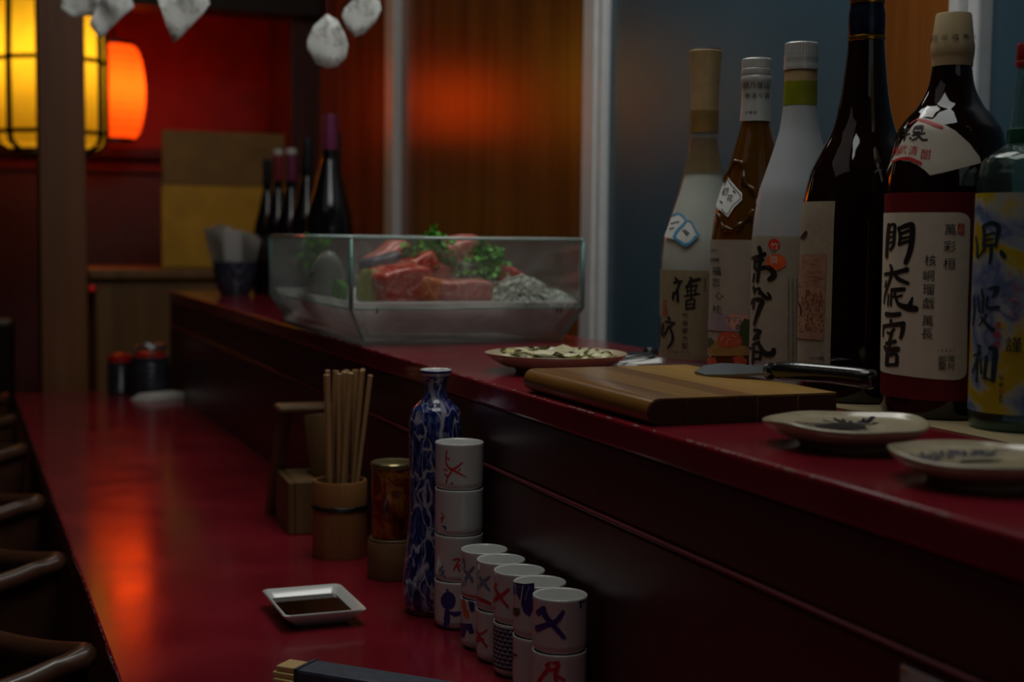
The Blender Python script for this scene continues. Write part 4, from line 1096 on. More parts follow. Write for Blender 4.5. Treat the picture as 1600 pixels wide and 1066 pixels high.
# ------------------------------------------------------------------ bar counter with raised shelf
bar = thing('bar_counter', 'long red lacquered bar counter with raised serving shelf and chipped edges', 'bar counter', (0, 0, 0))
Y0, Y1 = -.6, 3.64
bx('worktop', (.1285, .512, Y0, Y1, .681, ZC), M['red'], bar, bev=.003, seg=3)
bx('front_apron', (.162, .187, Y0, Y1-.02, .05, .680), M['wall_dark'], bar, bev=.002)
bx('kick_board', (.187, .49, Y0, Y1-.05, 0, .10), M['black'], bar, bev=.002)
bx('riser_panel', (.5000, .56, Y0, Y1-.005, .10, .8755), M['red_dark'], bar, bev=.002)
bx('ledge_strip', (.4978, .56, Y0, Y1-.005, .8765, .8800), M['red_mid'], bar, bev=.0015)
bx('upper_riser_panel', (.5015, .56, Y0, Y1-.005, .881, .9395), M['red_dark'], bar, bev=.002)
bx('back_panel', (.80, .83, Y0, Y1-.02, 0, .92), M['wall_dark'], bar, bev=.002)
bx('upper_shelf', (.497, .855, Y0, Y1-.02, .940, ZS), M['red'], bar, bev=.003, seg=3)
# worn chips along the two front edges (bare primer showing, a hair proud of the lacquer)
def chips(y0, y1, x, z, n, seed, mat, big=1.):
    random.seed(seed); bm = bmesh.new()
    for i in range(n):
        y = y0+(y1-y0)*random.random(); l = (.003+.012*random.random()**2)*big; h = .0003+.0007*random.random()
        pts = [(y-l/2, 0), (y-l*.2, h*random.random()), (y+l*.25, h), (y+l/2, 0)]
        a = [bm.verts.new((x+.0006+hh*.5, yy, z+.00005)) for yy, hh in pts]
        b = [bm.verts.new((x-.0001, yy, z-.0008-hh)) for yy, hh in pts]
        m = [bm.verts.new((x+.0004, yy, z-.0002)) for yy, hh in pts]
        for p, q in ((a, m), (m, b)):
            for k in range(3): bm.faces.new((p[k], p[k+1], q[k+1], q[k]))
    bmesh.ops.recalc_face_normals(bm, faces=bm.faces)
    return stuff(link('worn_edge', bm, mat, bar))
chips(.3, 2.2, .4975, ZS, 110, 3, M['chip']); chips(.3, 3.5, .1290, ZC, 150, 4, M['chip'])

KC = 1.0939
def sized(o, k=KC):
    o.scale = (o.scale[0]*k, o.scale[1]*k, o.scale[2]*k); return o

# ------------------------------------------------------------------ post side: lanterns, cabinet, gold screen, booth
yl = thing('paper_lantern', 'yellow ten-sided paper lantern in a black frame behind the wooden post', 'lantern', (.271, 4.4, 1.344))
def shell_mat(name, col, tr=.8):
    t = NT(name); t.t.nodes.remove(t.b)
    a = t.n('ShaderNodeBsdfTranslucent'); b = t.n('ShaderNodeBsdfDiffuse'); m = t.n('ShaderNodeMixShader'); m.inputs[0].default_value = tr
    f = t.noise(20, 3, t.coords((1, 1, .3)))
    r = t.ramp(f, [(.3, tuple(x*.9 for x in col[:3])+(1,)), (.7, col)]); t.l(r, a.inputs[0]); t.l(r, b.inputs[0])
    t.l(b.outputs[0], m.inputs[1]); t.l(a.outputs[0], m.inputs[2]); t.l(m.outputs[0], t.out.inputs[0]); return t.m
M['yshell'] = shell_mat('yellow_lantern_paper', (1.0, .70, .04, 1)); M['rshell'] = shell_mat('red_lantern_paper', (1.0, .12, .010, 1))
NF = 10; RL = .155; levels = [(.118, .0), (.150, .022), (.155, .050), (.155, .258), (.150, .49)]
def dec(k, r): a = 2*pi*(k)/NF+.05; return (r*cos(a), r*sin(a))
for (ra, za), (rb, zb) in ((levels[0], levels[2]), (levels[2], levels[3]), (levels[3], levels[4])):
    for k in range(NF):
        bm = bmesh.new(); mid = (ra+rb)/2+(.012 if za == 0 else 0)
        rows = [(ra, za), (mid, (za+zb)/2-(.008 if za == 0 else 0)), (rb, zb)]
        g = [[bm.verts.new(dec(k, r-.004)+(z,)), bm.verts.new(dec(k+1, r-.004)+(z,))] for r, z in rows]
        for p, q in zip(g, g[1:]): bm.faces.new((p[0], p[1], q[1], q[0]))
        bmesh.ops.solidify(bm, geom=bm.faces[:], thickness=.001)
        link('paper_pane', bm, M['yshell'], yl)
for k in range(NF):
    bm = bmesh.new(); tube(bm, [dec(k, r)+(z,) for r, z in levels], .0090, 6); link('upright_bar', bm, M['black'], yl, True, 50)
for r, z in (levels[0], levels[2], levels[3], levels[4]):
    bm = bmesh.new(); tube(bm, [dec(k, r)+(z,) for k in range(NF)], .007, 6, True); link('ring_bar', bm, M['black'], yl, True, 50)
bm = bmesh.new(); tube(bm, [(0, 0, .49), (0, 0, 1.155)], .005, 6); box(bm, -.15, .15, -.005, .005, .485, .495); box(bm, -.005, .005, -.15, .15, .485, .495)
link('hanging_rod', bm, M['black'], yl)
rl = thing('paper_lantern', 'glowing red barrel-shaped paper lantern half behind the yellow one', 'lantern', (.54, 5.3, 1.43))
prof = []
for i in range(61):
    t_ = i/60; z = .012+.331*t_; r = .062+.046*sin(pi*t_)**.42+.0016*cos(i*pi/2.5); prof.append((r, z))
turned('paper_shell', prof, M['rshell'], rl, 40, cap=False, auto=None)
for z0, z1 in ((0, .014), (.341, .356)): turned('end_ring', [(.055, z0), (.068, z0), (.068, z1), (.055, z1), (.055, z0)], M['black'], rl, 32, cap=False)
bm = bmesh.new(); tube(bm, [(0, 0, .35), (0, 0, 1.07)], .003, 6); link('hanging_cord', bm, M['black'], rl)

cab = thing('cabinet', 'low brown wooden cabinet at the far end beyond the bar', 'cabinet', (0, 0, 0))
bx('cabinet_top', (.362, 1.10, 4.30, 4.88, .972, 1.0), M['cab'], cab, bev=.004)
bx('carcass', (.380, 1.09, 4.33, 4.86, .06, .9715), M['cab'], cab, bev=.003)
for a, b in ((.384, .618), (.622, .855), (.859, 1.086)):
    d = bx('door', (a, b, 4.318, 4.3295, .09, .955), M['cab'], cab, bev=.002)
    bx('door_pull', (b-.03, b-.018, 4.305, 4.3178, .62, .72), M['black'], d, bev=.002)
bx('plinth', (.39, 1.08, 4.36, 4.84, 0, .0595), M['black'], cab, bev=.002)
gs = thing('gold_panel', 'upright gold two-tone panel standing on the far cabinet', 'panel', (0, 4.52, 1.0))
bx('lower_sheet', (.598, .99, -.012, .012, .002, .255), M['gold'], gs, bev=.002)
bx('upper_sheet', (.602, .985, -.008, .010, .256, .425), M['gold_dark'], gs, bev=.002)
bx('foot_rail', (.60, .98, -.05, .05, 0, .0015), M['black'], gs, bev=0)
lp = thing('indicator_lamp', 'tiny red indicator lamp at the cabinet corner by the post', 'lamp', (.372, 4.317, .945))
t = NT('red_led'); t.p(Base_Color=(.5, .01, .01, 1), Emission_Color=(1, .03, .02, 1), Emission_Strength=.12)
M['led'] = t.m
bm = bmesh.new(); lathe(bm, [(.0, 0), (.009, 0), (.009, .006), (.007, .009), (0, .010)], 20); lm_ = link('lens', bm, M['led'], lp, True, 40); lm_.rotation_euler = (pi/2, 0, 0)
bm = bmesh.new(); lathe(bm, [(.015, -.012), (.015, .002), (.012, .003), (.012, -.012)], 20); lm_ = link('bezel', bm, M['black'], lp, True, 40); lm_.rotation_euler = (pi/2, 0, 0)
bo = thing('booth_bench', 'dark leather booth bench beyond the stools left of the post', 'bench', (0, 0, 0))
bx('bench_back', (-1.69, .165, 4.55, 4.66, .10, .845), M['booth'], bo, bev=.02, seg=3)
bx('bench_seat', (-1.69, .165, 4.08, 4.55, .36, .46), M['booth'], bo, bev=.02, seg=3)
bx('bench_base', (-1.69, .16, 4.12, 4.64, 0, .36), M['wall_dark'], bo, bev=.004)

# ------------------------------------------------------------------ stools along the bar
tips = [(.1085, 1.430), (.1095, 1.852), (.1100, 2.285), (.1100, 2.835), (.1100, 3.31), (.108, 3.74)]
lab = ['tub stool with brown rolled rim nearest the camera', 'tub stool with brown rolled rim second from the front', 'tub stool with brown rolled rim third along the bar',
       'tub stool with brown rolled rim fourth along the bar', 'tub stool second from the far end of the bar', 'tub stool at the far left end of the bar']
S_ = .275
def rim_path(inset=0., n=8, rc=.013):
    h = S_/2-inset; pts = []
    for cx, cy, a0 in ((h, h, 0), (-h, h, 90), (-h, -h, 180), (h, -h, 270)):
        sx = 1 if cx > 0 else -1; sy = 1 if cy > 0 else -1
        for k in range(4):
            a = radians(a0+30*k); pts.append((cx-sx*rc+rc*cos(a), cy-sy*rc+rc*sin(a)))
        nx, ny = {0: (-h, h), 90: (-h, -h), 180: (h, -h), 270: (h, h)}[a0]
        ex, ey = pts[-1]; tx = nx-(1 if nx > 0 else -1)*(rc if a0 in (0, 180) else 0); ty = ny-(1 if ny > 0 else -1)*(rc if a0 in (90, 270) else 0)
        for k in range(1, n): pts.append((ex+(tx-ex)*k/n, ey+(ty-ey)*k/n))
    return pts
def sag(x, y):   # rims dip between the corners
    e = min(abs(abs(x)-S_/2), 1)
    return -.012*max(0, 1-(min(abs(x), abs(y))/(S_/2))**2)
st0 = None
for i, (x, y) in enumerate(tips):
    rot = radians(-54.4); tipv = Matrix.Rotation(rot, 3, 'Z') @ Vector((S_/2-.006, S_/2-.006, 0))   # a corner of the tub points at the counter
    loc = (x-tipv.x, y-tipv.y, 0)
    if st0 is None:
        st0 = thing('bar_stool', lab[0], 'stool', loc, rot, 'tub stools along the bar')
        P = rim_path()
        bm = bmesh.new(); tube(bm, [(a, b, .695+sag(a, b)) for a, b in P], .0135, 10, True); link('rolled_rim', bm, M['stool'], st0, True)
        bm = bmesh.new(); rings = []
        for sc, z in ((1.03, None), (1.0, .60), (.94, .52), (.90, .505)):
            rings.append([bm.verts.new((a*sc, b*sc, z if z else .695+sag(a, b))) for a, b in P])
        for sc, z in ((.86, .52), (.90, .60), (.97, None)):
            rings.append([bm.verts.new((a*sc, b*sc, z if z else .69+sag(a, b))) for a, b in P])
        for r1, r2_ in zip(rings, rings[1:]):
            for k in range(len(P)):
                j = (k+1) % len(P); bm.faces.new((r1[k], r1[j], r2_[j], r2_[k]))
        bmesh.ops.recalc_face_normals(bm, faces=bm.faces); link('tub_shell', bm, M['stool'], st0, True, 50)
        Q = [(a*.86, b*.86) for a, b in P]; bm = bmesh.new(); prism(bm, Q, .515, .575); link('seat_cushion', bm, M['stool_in'], st0, True, 50)
        bm = bmesh.new(); lathe(bm, [(.03, .02), (.025, .10), (.025, .50), (.09, .512)], 24); link('pedestal', bm, M['black'], st0, True, 40)
        bm = bmesh.new(); lathe(bm, [(.19, 0), (.19, .012), (.04, .03)], 32); link('base_disc', bm, M['black'], st0, True, 40)
        bm = bmesh.new(); tube(bm, [(.11*cos(a*pi/12), .11*sin(a*pi/12), .25) for a in range(24)], .008, 8, True); tube(bm, [(0, 0, .25), (.11, 0, .25)], .006, 6); link('footrest_ring', bm, M['black'], st0, True)
    else:
        s = clone(st0); s.location = loc; s.rotation_euler = (0, 0, rot+radians([0, 1, -2, 2, -1, 1][i])); s['label'] = lab[i]
# ------------------------------------------------------------------ sake bottles on the shelf
PROF = {
'B1': [(17.4,352.8),(16.9,347.2),(15.1,319.1),(14.4,290.9),(14.7,267.6),(14.7,259.1),(16.9,241.4),(21.5,221.5),(27.3,199.5),(34.4,177.4),(40.5,156.0),(43.6,143.1),(45.2,127.3),(45.6,105.8),(44.6,5),(42,0)],
'B2': [(14.7,330),(14.7,307.1),(14.7,288.1),(14.6,267.1),(21.4,240.7),(26,224.2),(33.6,195.8),(39.0,175.9),(42.1,156.0),(43.6,129.4),(43.6,5),(41,0)],
'B3': [(15.4,336),(15.4,312),(15.0,310),(15.7,300),(16.3,278.5),(18.9,255.7),(24.3,235.8),(31.4,213.4),(37.7,194.1),(40.9,174.8),(42.8,156.0),(43.2,130.9),(43.2,6),(40.5,0)],
'B4': [(14.0,398),(14.0,364.5),(14.0,335),(15.7,329),(16.6,321.5),(18.2,304.3),(21.2,278.3),(24.4,260.9),(29.5,243.6),(38.4,226.1),(46.6,208.7),(51.0,191.2),(53.3,173.7),(54.2,140),(54.2,5),(51,0)],
'B5': [(11.5,325),(13.8,305),(15.8,290.5),(19.1,272.6),(26.4,257.8),(32.9,250.4),(38.6,243.0),(42.6,235.6),(46.1,220.7),(49.3,205.8),(51.0,190.9),(51.0,160),(49.6,5),(47,0)],
'B6': [(9.0,284),(9.0,278.2),(12.6,239.4),(13.8,232.1),(14.2,222.4),(19.4,219.0),(30.6,210.8),(34.8,201),(36.6,186),(37.2,17.3),(36.8,5),(34.5,0)]}
THC.update({'B1': -.505, 'B2': -.540, 'B3': -.570, 'B4': -.612, 'B5': -.668, 'B6': -.724})
PR = {k: dens(v) for k, v in PROF.items()}; RF = {k: radius_fn(v) for k, v in PR.items()}
def body(key, mat, parent, name='glass_body', inset=0., top=None, seg=64):
    pr = [(max(r-inset, .001), max(z, inset)) for r, z in PR[key] if top is None or z <= top]
    return turned(name, pr, mat, parent, seg, True, 40)
# glass
t = NT('dark_brown_glass'); t.p(Base_Color=(.010, .003, .002, 1), Roughness=.05, IOR=1.5, Coat_Weight=.3, Coat_Roughness=.03); M['brown_glass'] = t.m
t = NT('amber_glass'); t.p(Base_Color=(.24, .095, .012, 1), Roughness=.03, IOR=1.40, Transmission_Weight=.72); M['amber'] = t.m
t = NT('frosted_glass'); t.p(Base_Color=(.70, .74, .77, 1), Roughness=.34, IOR=1.45, Transmission_Weight=.45); t.bump(t.noise(400, 3, t.coords()), .1, .0003); M['frost'] = t.m
t = NT('cloudy_sake'); t.p(Base_Color=(.66, .68, .64, 1), Roughness=.35, Transmission_Weight=.08); M['milky'] = t.m
M['clear'] = thin_glass('clear_bottle_glass', (.96, .97, .94, 1), .03, .05, (.8, .78, .70, 1))
M['green_glass'] = thin_glass('pale_green_bottle_glass', (.80, .89, .84, 1), .03, .03, (.5, .6, .55, 1), 1.5)
M['cap_white'] = flat('white_metal_cap', lin(196, 196, 190), .3, .2, var=.1)
M['cap_tan'] = flat('tan_paper_capsule', lin(176, 146, 100), .5, var=.15, scale=60)
M['cap_tan_dim'] = flat('ochre_paper_band', lin(138, 106, 52), .5, var=.15, scale=60)
M['cap_cream'] = flat('cream_plastic_cap', lin(196, 172, 130), .32, var=.06)
M['cap_green'] = flat('yellow_green_band', lin(168, 172, 40), .35, var=.2, scale=50)
M['foil'] = flat('dark_blue_foil', lin(30, 34, 56), .25, .5, var=.3, scale=80, bump=.2)
M['gold_foil'] = flat('gold_foil', lin(170, 120, 40), .25, .9, var=.3, scale=80)
M['cap_red'] = flat('dark_red_cap', lin(130, 26, 30), .28, coat=.3)
M['lab_tan'] = flat('tan_label_paper', lin(186, 172, 136), .65, var=.05, scale=90)
M['lab_white'] = flat('white_label_paper', lin(208, 198, 180), .65, var=.05, scale=90)
M['lab_cream'] = flat('cream_label_paper', lin(210, 194, 168), .7, var=.06, scale=200)
M['lab_red'] = wood('red_label_paper', lin(128, 14, 22), lin(152, 20, 28), 'X', .6, 90)
t = NT('swirled_yellow_blue_label'); v = t.coords((1, 1, 1.0)); f = t.noise(20, 4, v, .5, .7)
t.l(t.ramp(f, [(.30, lin(206, 176, 34)), (.42, lin(222, 192, 36)), (.47, lin(206, 202, 180)), (.52, lin(176, 184, 200)), (.58, lin(112, 130, 182)), (.66, lin(190, 196, 206))]), t.b.inputs['Base Color'])
t.p(Roughness=.6); M['lab_swirl'] = t.m

def ridged(r, z0, z1, n=30, depth=.0004):   # screw cap with fine vertical ridges
    bm = bmesh.new(); N = n*4; rows = []
    for z, e in ((z0, 0), (z0, 1), (z1-.0012, 1), (z1, .2)):
        rows.append([bm.verts.new(((r-(depth if k % 4 > 1 else 0)*e-(0 if e else .001)-(.0012 if z == z1 else 0))*cos(2*pi*k/N), (r-(depth if k % 4 > 1 else 0)*e-(0 if e else .001)-(.0012 if z == z1 else 0))*sin(2*pi*k/N), z)) for k in range(N)])
    for a, b in zip(rows, rows[1:]):
        for k in range(N): bm.faces.new((a[k], a[(k+1) % N], b[(k+1) % N], b[k]))
    bm.faces.new(rows[0]); bm.faces.new(rows[-1]); bmesh.ops.recalc_face_normals(bm, faces=bm.faces); return bm

# 1: cloudy bottle with tan capsule
b1 = thing('sake_bottle', 'clear bottle of cloudy sake with tan paper-wrapped neck and beige label', 'bottle', (.78, 1.4106, ZS))
body('B1', M['clear'], b1)
body('B1', M['milky'], b1, 'cloudy_sake', .0022, .218)
turned('paper_capsule', [(.0150, .2690), (.0157, .2692), (.0152, .2905), (.0158, .319), (.0177, .347), (.0186, .3535), (.0178, .3545), (.010, .3545), (.010, .2690)], M['cap_tan'], b1, 40)
turned('capsule_band', [(.0154, .2640), (.0159, .2640), (.0160, .2885), (.0154, .2885)], M['cap_tan_dim'], b1, 40)
turned('glass_collar', [(.0150, .2585), (.0160, .2590), (.0163, .2610), (.0160, .2632), (.0150, .2636)], M['clear'], b1, 40)
turned('cap_top', [(.0001, .3546), (.0172, .3546), (.0176, .3556), (.0170, .3562), (.0001, .3562)], M['slate_cloth'], b1, 40)
M['neck_tint'] = thin_glass('tan_background_tint', (.80, .70, .55, 1), .05, .26, (.62, .48, .30, 1))  # added tan film paints the warm background seen through the clear neck
sleeve('neck_tint', RF['B1'], -pi, pi, .2200, .2580, .0002, M['neck_tint'], b1, 10)
l_ = sleeve('label', RF['B1'], -2.35, .7, .014, .112, .0003, M['lab_tan'], b1); prints(('B1', 'label'), RF['B1'], .045, l_, .0007)
l_ = sticker(('B1', 'logo_sticker'), RF['B1'], .045, .0004, M['paper_w'], b1, 'logo_sticker'); prints(('B1', 'logo_sticker'), RF['B1'], .045, l_, .0008, 'wave_emblem')
# 2: amber bottle
b2 = thing('sake_bottle', 'amber bottle with white neck sleeve and a peony picture label', 'bottle', (.775, 1.2928, ZS))
body('B2', M['amber'], b2, seg=96)
l_ = turned('neck_sleeve', [(.0156, .268), (.0163, .2682), (.0152, .288), (.0152, .307), (.0159, .309), (.0160, .3135), (.0154, .3145), (.0160, .317), (.0158, .3215), (.0150, .3225)], M['cap_white'], b2, 48)
prints(('B2', 'sleeve'), lambda z: .0156 if z > .307 or z < .284 else .0153, .0152, l_, .0006)
link('screw_cap', ridged(.0156, .3226, .3325), M['cap_white'], b2, True, 30)
# moulded ripple standing out of the shoulder glass
bm = bmesh.new()
def glass_line(pts, wd):
    P = smooth_line([(a, z, wd) for a, z in pts], 6); tube(bm, [((RF['B2'](z)+.0006)*sin(a), -(RF['B2'](z)+.0006)*cos(a), z) for a, z, _ in P], [.0028+.0012*sin(i*.9) for i in range(len(P))], 8)
glass_line([(-1.75, .205), (-1.5, .222), (-1.2, .226), (-.95, .220), (-.85, .205), (-.55, .196), (-.45, .183), (-.6, .174), (-.5, .162)], .003)
glass_line([(-1.6, .172), (-1.35, .160), (-1.05, .156), (-.8, .163), (-.5, .176)], .003)
link('moulded_ripple', bm, M['amber'], b2, True)
l_ = sleeve('label', RF['B2'], -2.25, .8, .030, .146, .0003, M['lab_white'], b2); prints(('B2', 'label'), RF['B2'], .0436, l_, .0007)
l_ = sticker(('B2', 'tag'), RF['B2'], .0436, .0012, M['paper_w'], b2, 'hexagonal_tag'); prints(('B2', 'tag'), RF['B2'], .0436, l_, .0016)
# 3: frosted bottle
b3 = thing('sake_bottle', 'frosted grey bottle with yellow-green neck band and orange gourd on its label', 'bottle', (.77, 1.2019, ZS))
body('B3', M['frost'], b3)
link('screw_cap', ridged(.0163, .3255, .3375, 36), M['cap_white'], b3, True, 30)
turned('cap_skirt', [(.0155, .311), (.0166, .3112), (.0169, .3155), (.0162, .318), (.0168, .3205), (.0166, .3252), (.0155, .3254)], M['cap_white'], b3, 48)
turned('neck_foil', [(.0158, .300), (.0160, .300), (.0156, .3108), (.0154, .3108)], M['cap_tan'], b3, 48)
sleeve('neck_band', RF['B3'], -pi, pi, .277, .300, .0003, M['cap_green'], b3, 8)
l_ = sleeve('label', RF['B3'], -2.35, 1.0, .026, .150, .0003, M['lab_white'], b3); prints(('B3', 'label'), RF['B3'], .0432, l_, .0007)
# 4: tall dark bottle
TR = .0015
b4 = thing('sake_bottle', 'tallest dark brown bottle, cut by the top of the frame, narrow cream label', 'bottle', (.775, 1.1031, ZS+TR))
body('B4', M['brown_glass'], b4, seg=96)
turned('foil_capsule', [(.0150, .3305), (.0163, .331), (.0166, .338), (.0164, .350), (.0150, .357), (.0150, .3585)], M['foil'], b4, 48)
turned('foil_crease', [(.0160, .3255), (.0169, .3262), (.0172, .3285), (.0165, .3303), (.0158, .3304)], M['gold_foil'], b4, 48)
turned('gold_ring', [(.0145, .3586), (.0157, .359), (.0157, .3625), (.0145, .363)], M['gold_foil'], b4, 48)
turned('cap', [(.0145, .3631), (.0160, .3635), (.0163, .385), (.0155, .399), (.0001, .4005)], M['foil'], b4, 48)
l_ = sleeve('label', RF['B4'], -2.5, -1.055, .030, .180, .0003, M['lab_cream'], b4); prints(('B4', 'label'), RF['B4'], .0542, l_, .0007)
# 5: red-label bottle
b5 = thing('sake_bottle', 'broad dark bottle with cream cap, white collar and red-bordered label', 'bottle', (.775, .9815, ZS+TR))
body('B5', M['brown_glass'], b5, seg=96)
l_ = turned('cap', [(.0150, .290), (.0166, .2903), (.0169, .2955), (.0174, .2995), (.0177, .3005), (.0177, .3075), (.0172, .3105), (.0169, .3125), (.0145, .3325), (.0138, .3338), (.0001, .3342)], M['cap_cream'], b5, 48)
prints(('B5', 'cap'), lambda z: .0178 if z < .3130 else .0174-(z-.3125)*.12, .0165, l_, .0004)
l_ = sticker(('B5', 'collar_label'), RF['B5'], .050, .0003, M['lab_white'], b5, 'collar_label'); prints(('B5', 'collar_label'), RF['B5'], .050, l_, .0006)
l_ = sleeve('label', RF['B5'], -2.6, .75, .016, .185, .0003, M['lab_red'], b5)
prints(('B5', 'label_panel'), RF['B5'], .051, l_, .0004, 'white_panel'); prints(('B5', 'label'), RF['B5'], .051, l_, .0008)
# 6: pale green bottle at the right edge
b6 = thing('sake_bottle', 'pale green glass bottle with swirled yellow-blue label at the right edge', 'bottle', (.775, .8885, ZS+TR))
body('B6', M['green_glass'], b6)
bm = bmesh.new(); lathe(bm, [(max(r-.0035, .001), max(z, .010)) for r, z in PR['B6'] if z < .275], 48); link('inner_wall', bm, M['green_glass'], b6, True, 40)
t = NT('green_base_glass'); t.p(Base_Color=(.03, .16, .10, 1), Roughness=.04, Transmission_Weight=.6); M['green_solid'] = t.m
turned('neck_ring', [(.0142, .222), (.0152, .2225), (.0155, .227), (.0150, .2325), (.0140, .233)], M['green_solid'], b6, 48)
turned('thick_base', [(.0001, .0008), (.0335, .0008), (.0348, .004), (.0348, .0085), (.0001, .0065)], M['green_solid'], b6, 48)
turned('cap', [(.0092, .2795), (.0108, .280), (.0112, .2835), (.0104, .285), (.0110, .2885), (.0103, .2915), (.0105, .2965), (.0095, .2985), (.0001, .299)], M['cap_red'], b6, 40)
l_ = sleeve('label', RF['B6'], -2.4, .8, .014, .183, .0003, M['lab_swirl'], b6); prints(('B6', 'label'), RF['B6'], .0372, l_, .0007)
# pale tray beneath the three right-hand bottles
tr = thing('serving_tray', 'thin pale wooden tray under the three right-hand bottles', 'tray', (0, 0, 0))
bx('tray_board', (.716, .848, .62, 1.168, ZS, ZS+TR-.0002), M['mat_wood'], tr, bev=.001)

# ------------------------------------------------------------------ cups
def cup(name_label, X, Y, k, r, key, group):
    h = .0448*KC; z0 = ZC+k*.0425*KC
    c = thing('sake_cup', name_label, 'cup', (X, Y, z0), 0, group)
    t_ = .0022
    turned('cup_body', [(.0001, .0028), (r*.70, .0028), (r*.72, .0), (r*.78, .0), (r*.80, .0022), (r*.93, .0034), (r*.985, .006), (r*1.0, .010), (r*1.0, h-.004), (r*1.012, h-.0015), (r*1.004, h-.0003), (r*.985, h), (r-t_, h-.0012), (r-t_-.0003, .010), (r-t_-.003, .0062), (.0001, .0052)], M['porc'], c, 56, False, None)
    R = lambda z: r*(1.0 if z > .010 else .985)
    if key: prints((key, 'decor'), R, r, c, .00012, 'painted_motif')
    return c
names = {'T0': 'white cup at the foot of the tall stack, dark blue blossom', 'T1': 'white cup third from top of the tall stack, small red mark', 'T2': 'plain white cup second from top of the tall stack',
 'T3': 'white cup topping the tall stack, thin red twig pattern', 'P10': 'lower cup nearest the tall stack, orange and blue patches', 'P11': 'upper cup nearest the tall stack, grey-blue twig pattern',
 'P20': 'lower cup with red flower under the slate-blue cross cup', 'P21': 'upper cup with slate-blue cross and red stroke below', 'P30': 'lower cup covered in dark blue scale pattern', 'P31': 'upper cup with red cross above the scale-patterned cup',
 'P40': 'lower white cup with faint blue marks, second from front', 'P41': 'upper cup with purple-blue patches and a green leaf', 'P50': 'lower front cup with a red brush character', 'P51': 'upper front cup with a bold dark blue cross'}
for n, X, Y, r, k in CUP_STACKS:
    for i in range(k):
        key = n+str(i); c = cup(names[key], X, Y, i, r, key, 'stacked white sake cups')
        R = lambda z, r=r: r*1.0
        if key == 'P41': sleeve('painted_band', R, -2.6, 1.6, .0415, .0462, .00010, INK['indigo'], c, 2, .0001)
        if key == 'P30':
            sleeve('painted_ground', R, -2.8, 1.8, .0085, .0462, .00010, INK['indigo'], c, 6, .0001)
            bm = bmesh.new(); q = .0046
            for a in range(-12, 8):
                for b in range(0, 9):
                    u = (a+.5*(b % 2))*q*1.15; z = .0105+b*.0040
                    for rr_ in (.0021, .0011):
                        add_item(bm, ('w', 1, 'S', [((u+rr_*cos(t_))/r*1000, (z+rr_*1.1*sin(t_))*1000, .55) for t_ in (0.1, .8, 1.57, 2.34, 3.04)]), r)
            wrap(bm, R, r, .0004, .002)
            link('painted_scales', bm, INK['white_gap'], c)

# ------------------------------------------------------------------ blue and white sake flask
t = NT('blue_painted_porcelain'); v = t.coords((1, 1, .42)); d_ = t.n('ShaderNodeVectorMath', operation='ADD'); nz = t.n('ShaderNodeTexNoise'); nz.inputs['Scale'].default_value = 60; nz.inputs['Detail'].default_value = 2
t.l(v, nz.inputs['Vector']); sc = t.n('ShaderNodeVectorMath', operation='SCALE'); t.l(nz.outputs['Color'], sc.inputs[0]); sc.inputs['Scale'].default_value = .034
t.l(v, d_.inputs[0]); t.l(sc.outputs[0], d_.inputs[1])
vo = t.n('ShaderNodeTexVoronoi', feature='DISTANCE_TO_EDGE'); vo.inputs['Scale'].default_value = 62; t.l(d_.outputs[0], vo.inputs['Vector'])
br = t.noise(230, 4, t.coords((1, 1, .25)), .6, .8); v2 = t.noise(45, 2, d_.outputs[0])
blue = t.ramp(br, [(.34, lin(14, 20, 66)), (.50, lin(32, 44, 106)), (.66, lin(100, 112, 156))])
mask = t.ramp(vo.outputs['Distance'], [(.018, (0, 0, 0, 1)), (.055, (1, 1, 1, 1))]); mask2 = t.ramp(v2, [(.31, (0, 0, 0, 1)), (.38, (1, 1, 1, 1))])
mm = t.n('ShaderNodeMath', operation='MULTIPLY'); t.l(mask, mm.inputs[0]); t.l(mask2, mm.inputs[1])
mx = t.n('ShaderNodeMix', data_type='RGBA'); t.l(mm.outputs[0], mx.inputs['Factor']); mx.inputs['A'].default_value = lin(172, 168, 178); t.l(blue, mx.inputs['B'])
t.l(mx.outputs['Result'], t.b.inputs['Base Color']); t.p(Roughness=.10, Coat_Weight=.5, Coat_Roughness=.04); M['blue_porc'] = t.m
va = thing('sake_flask', 'tall blue and white porcelain sake flask behind the stacked cups', 'flask', (.4650, 1.4030, ZC))
sized(va)
turned('flask_body', dens([(14.3,231.5),(13.3,228),(10.6,220),(10.4,214),(12.8,206),(21.5,197),(23.8,191),(25.2,180),(25.4,160),(24.6,130),(24.2,105),(26.2,75),(29.3,45),(30.6,28),(30.0,12),(28.4,6),(26,5)]), M['blue_porc'], va, 64, True, 60)
turned('rim_lip', [(.0100, .222), (.0135, .2285), (.0150, .2315), (.0151, .2335), (.0143, .2342), (.0128, .2325), (.0092, .220)], M['porc'], va, 48, False, None)
turned('blue_rim_line', [(.0150, .2308), (.01535, .2315), (.01545, .2330), (.0150, .2334)], INK['indigo'], va, 48, False, None)
turned('bare_foot', [(.0001, .0005), (.0245, 0), (.0262, .001), (.0268, .0049), (.0001, .0049)], M['clay_foot'], va, 48)

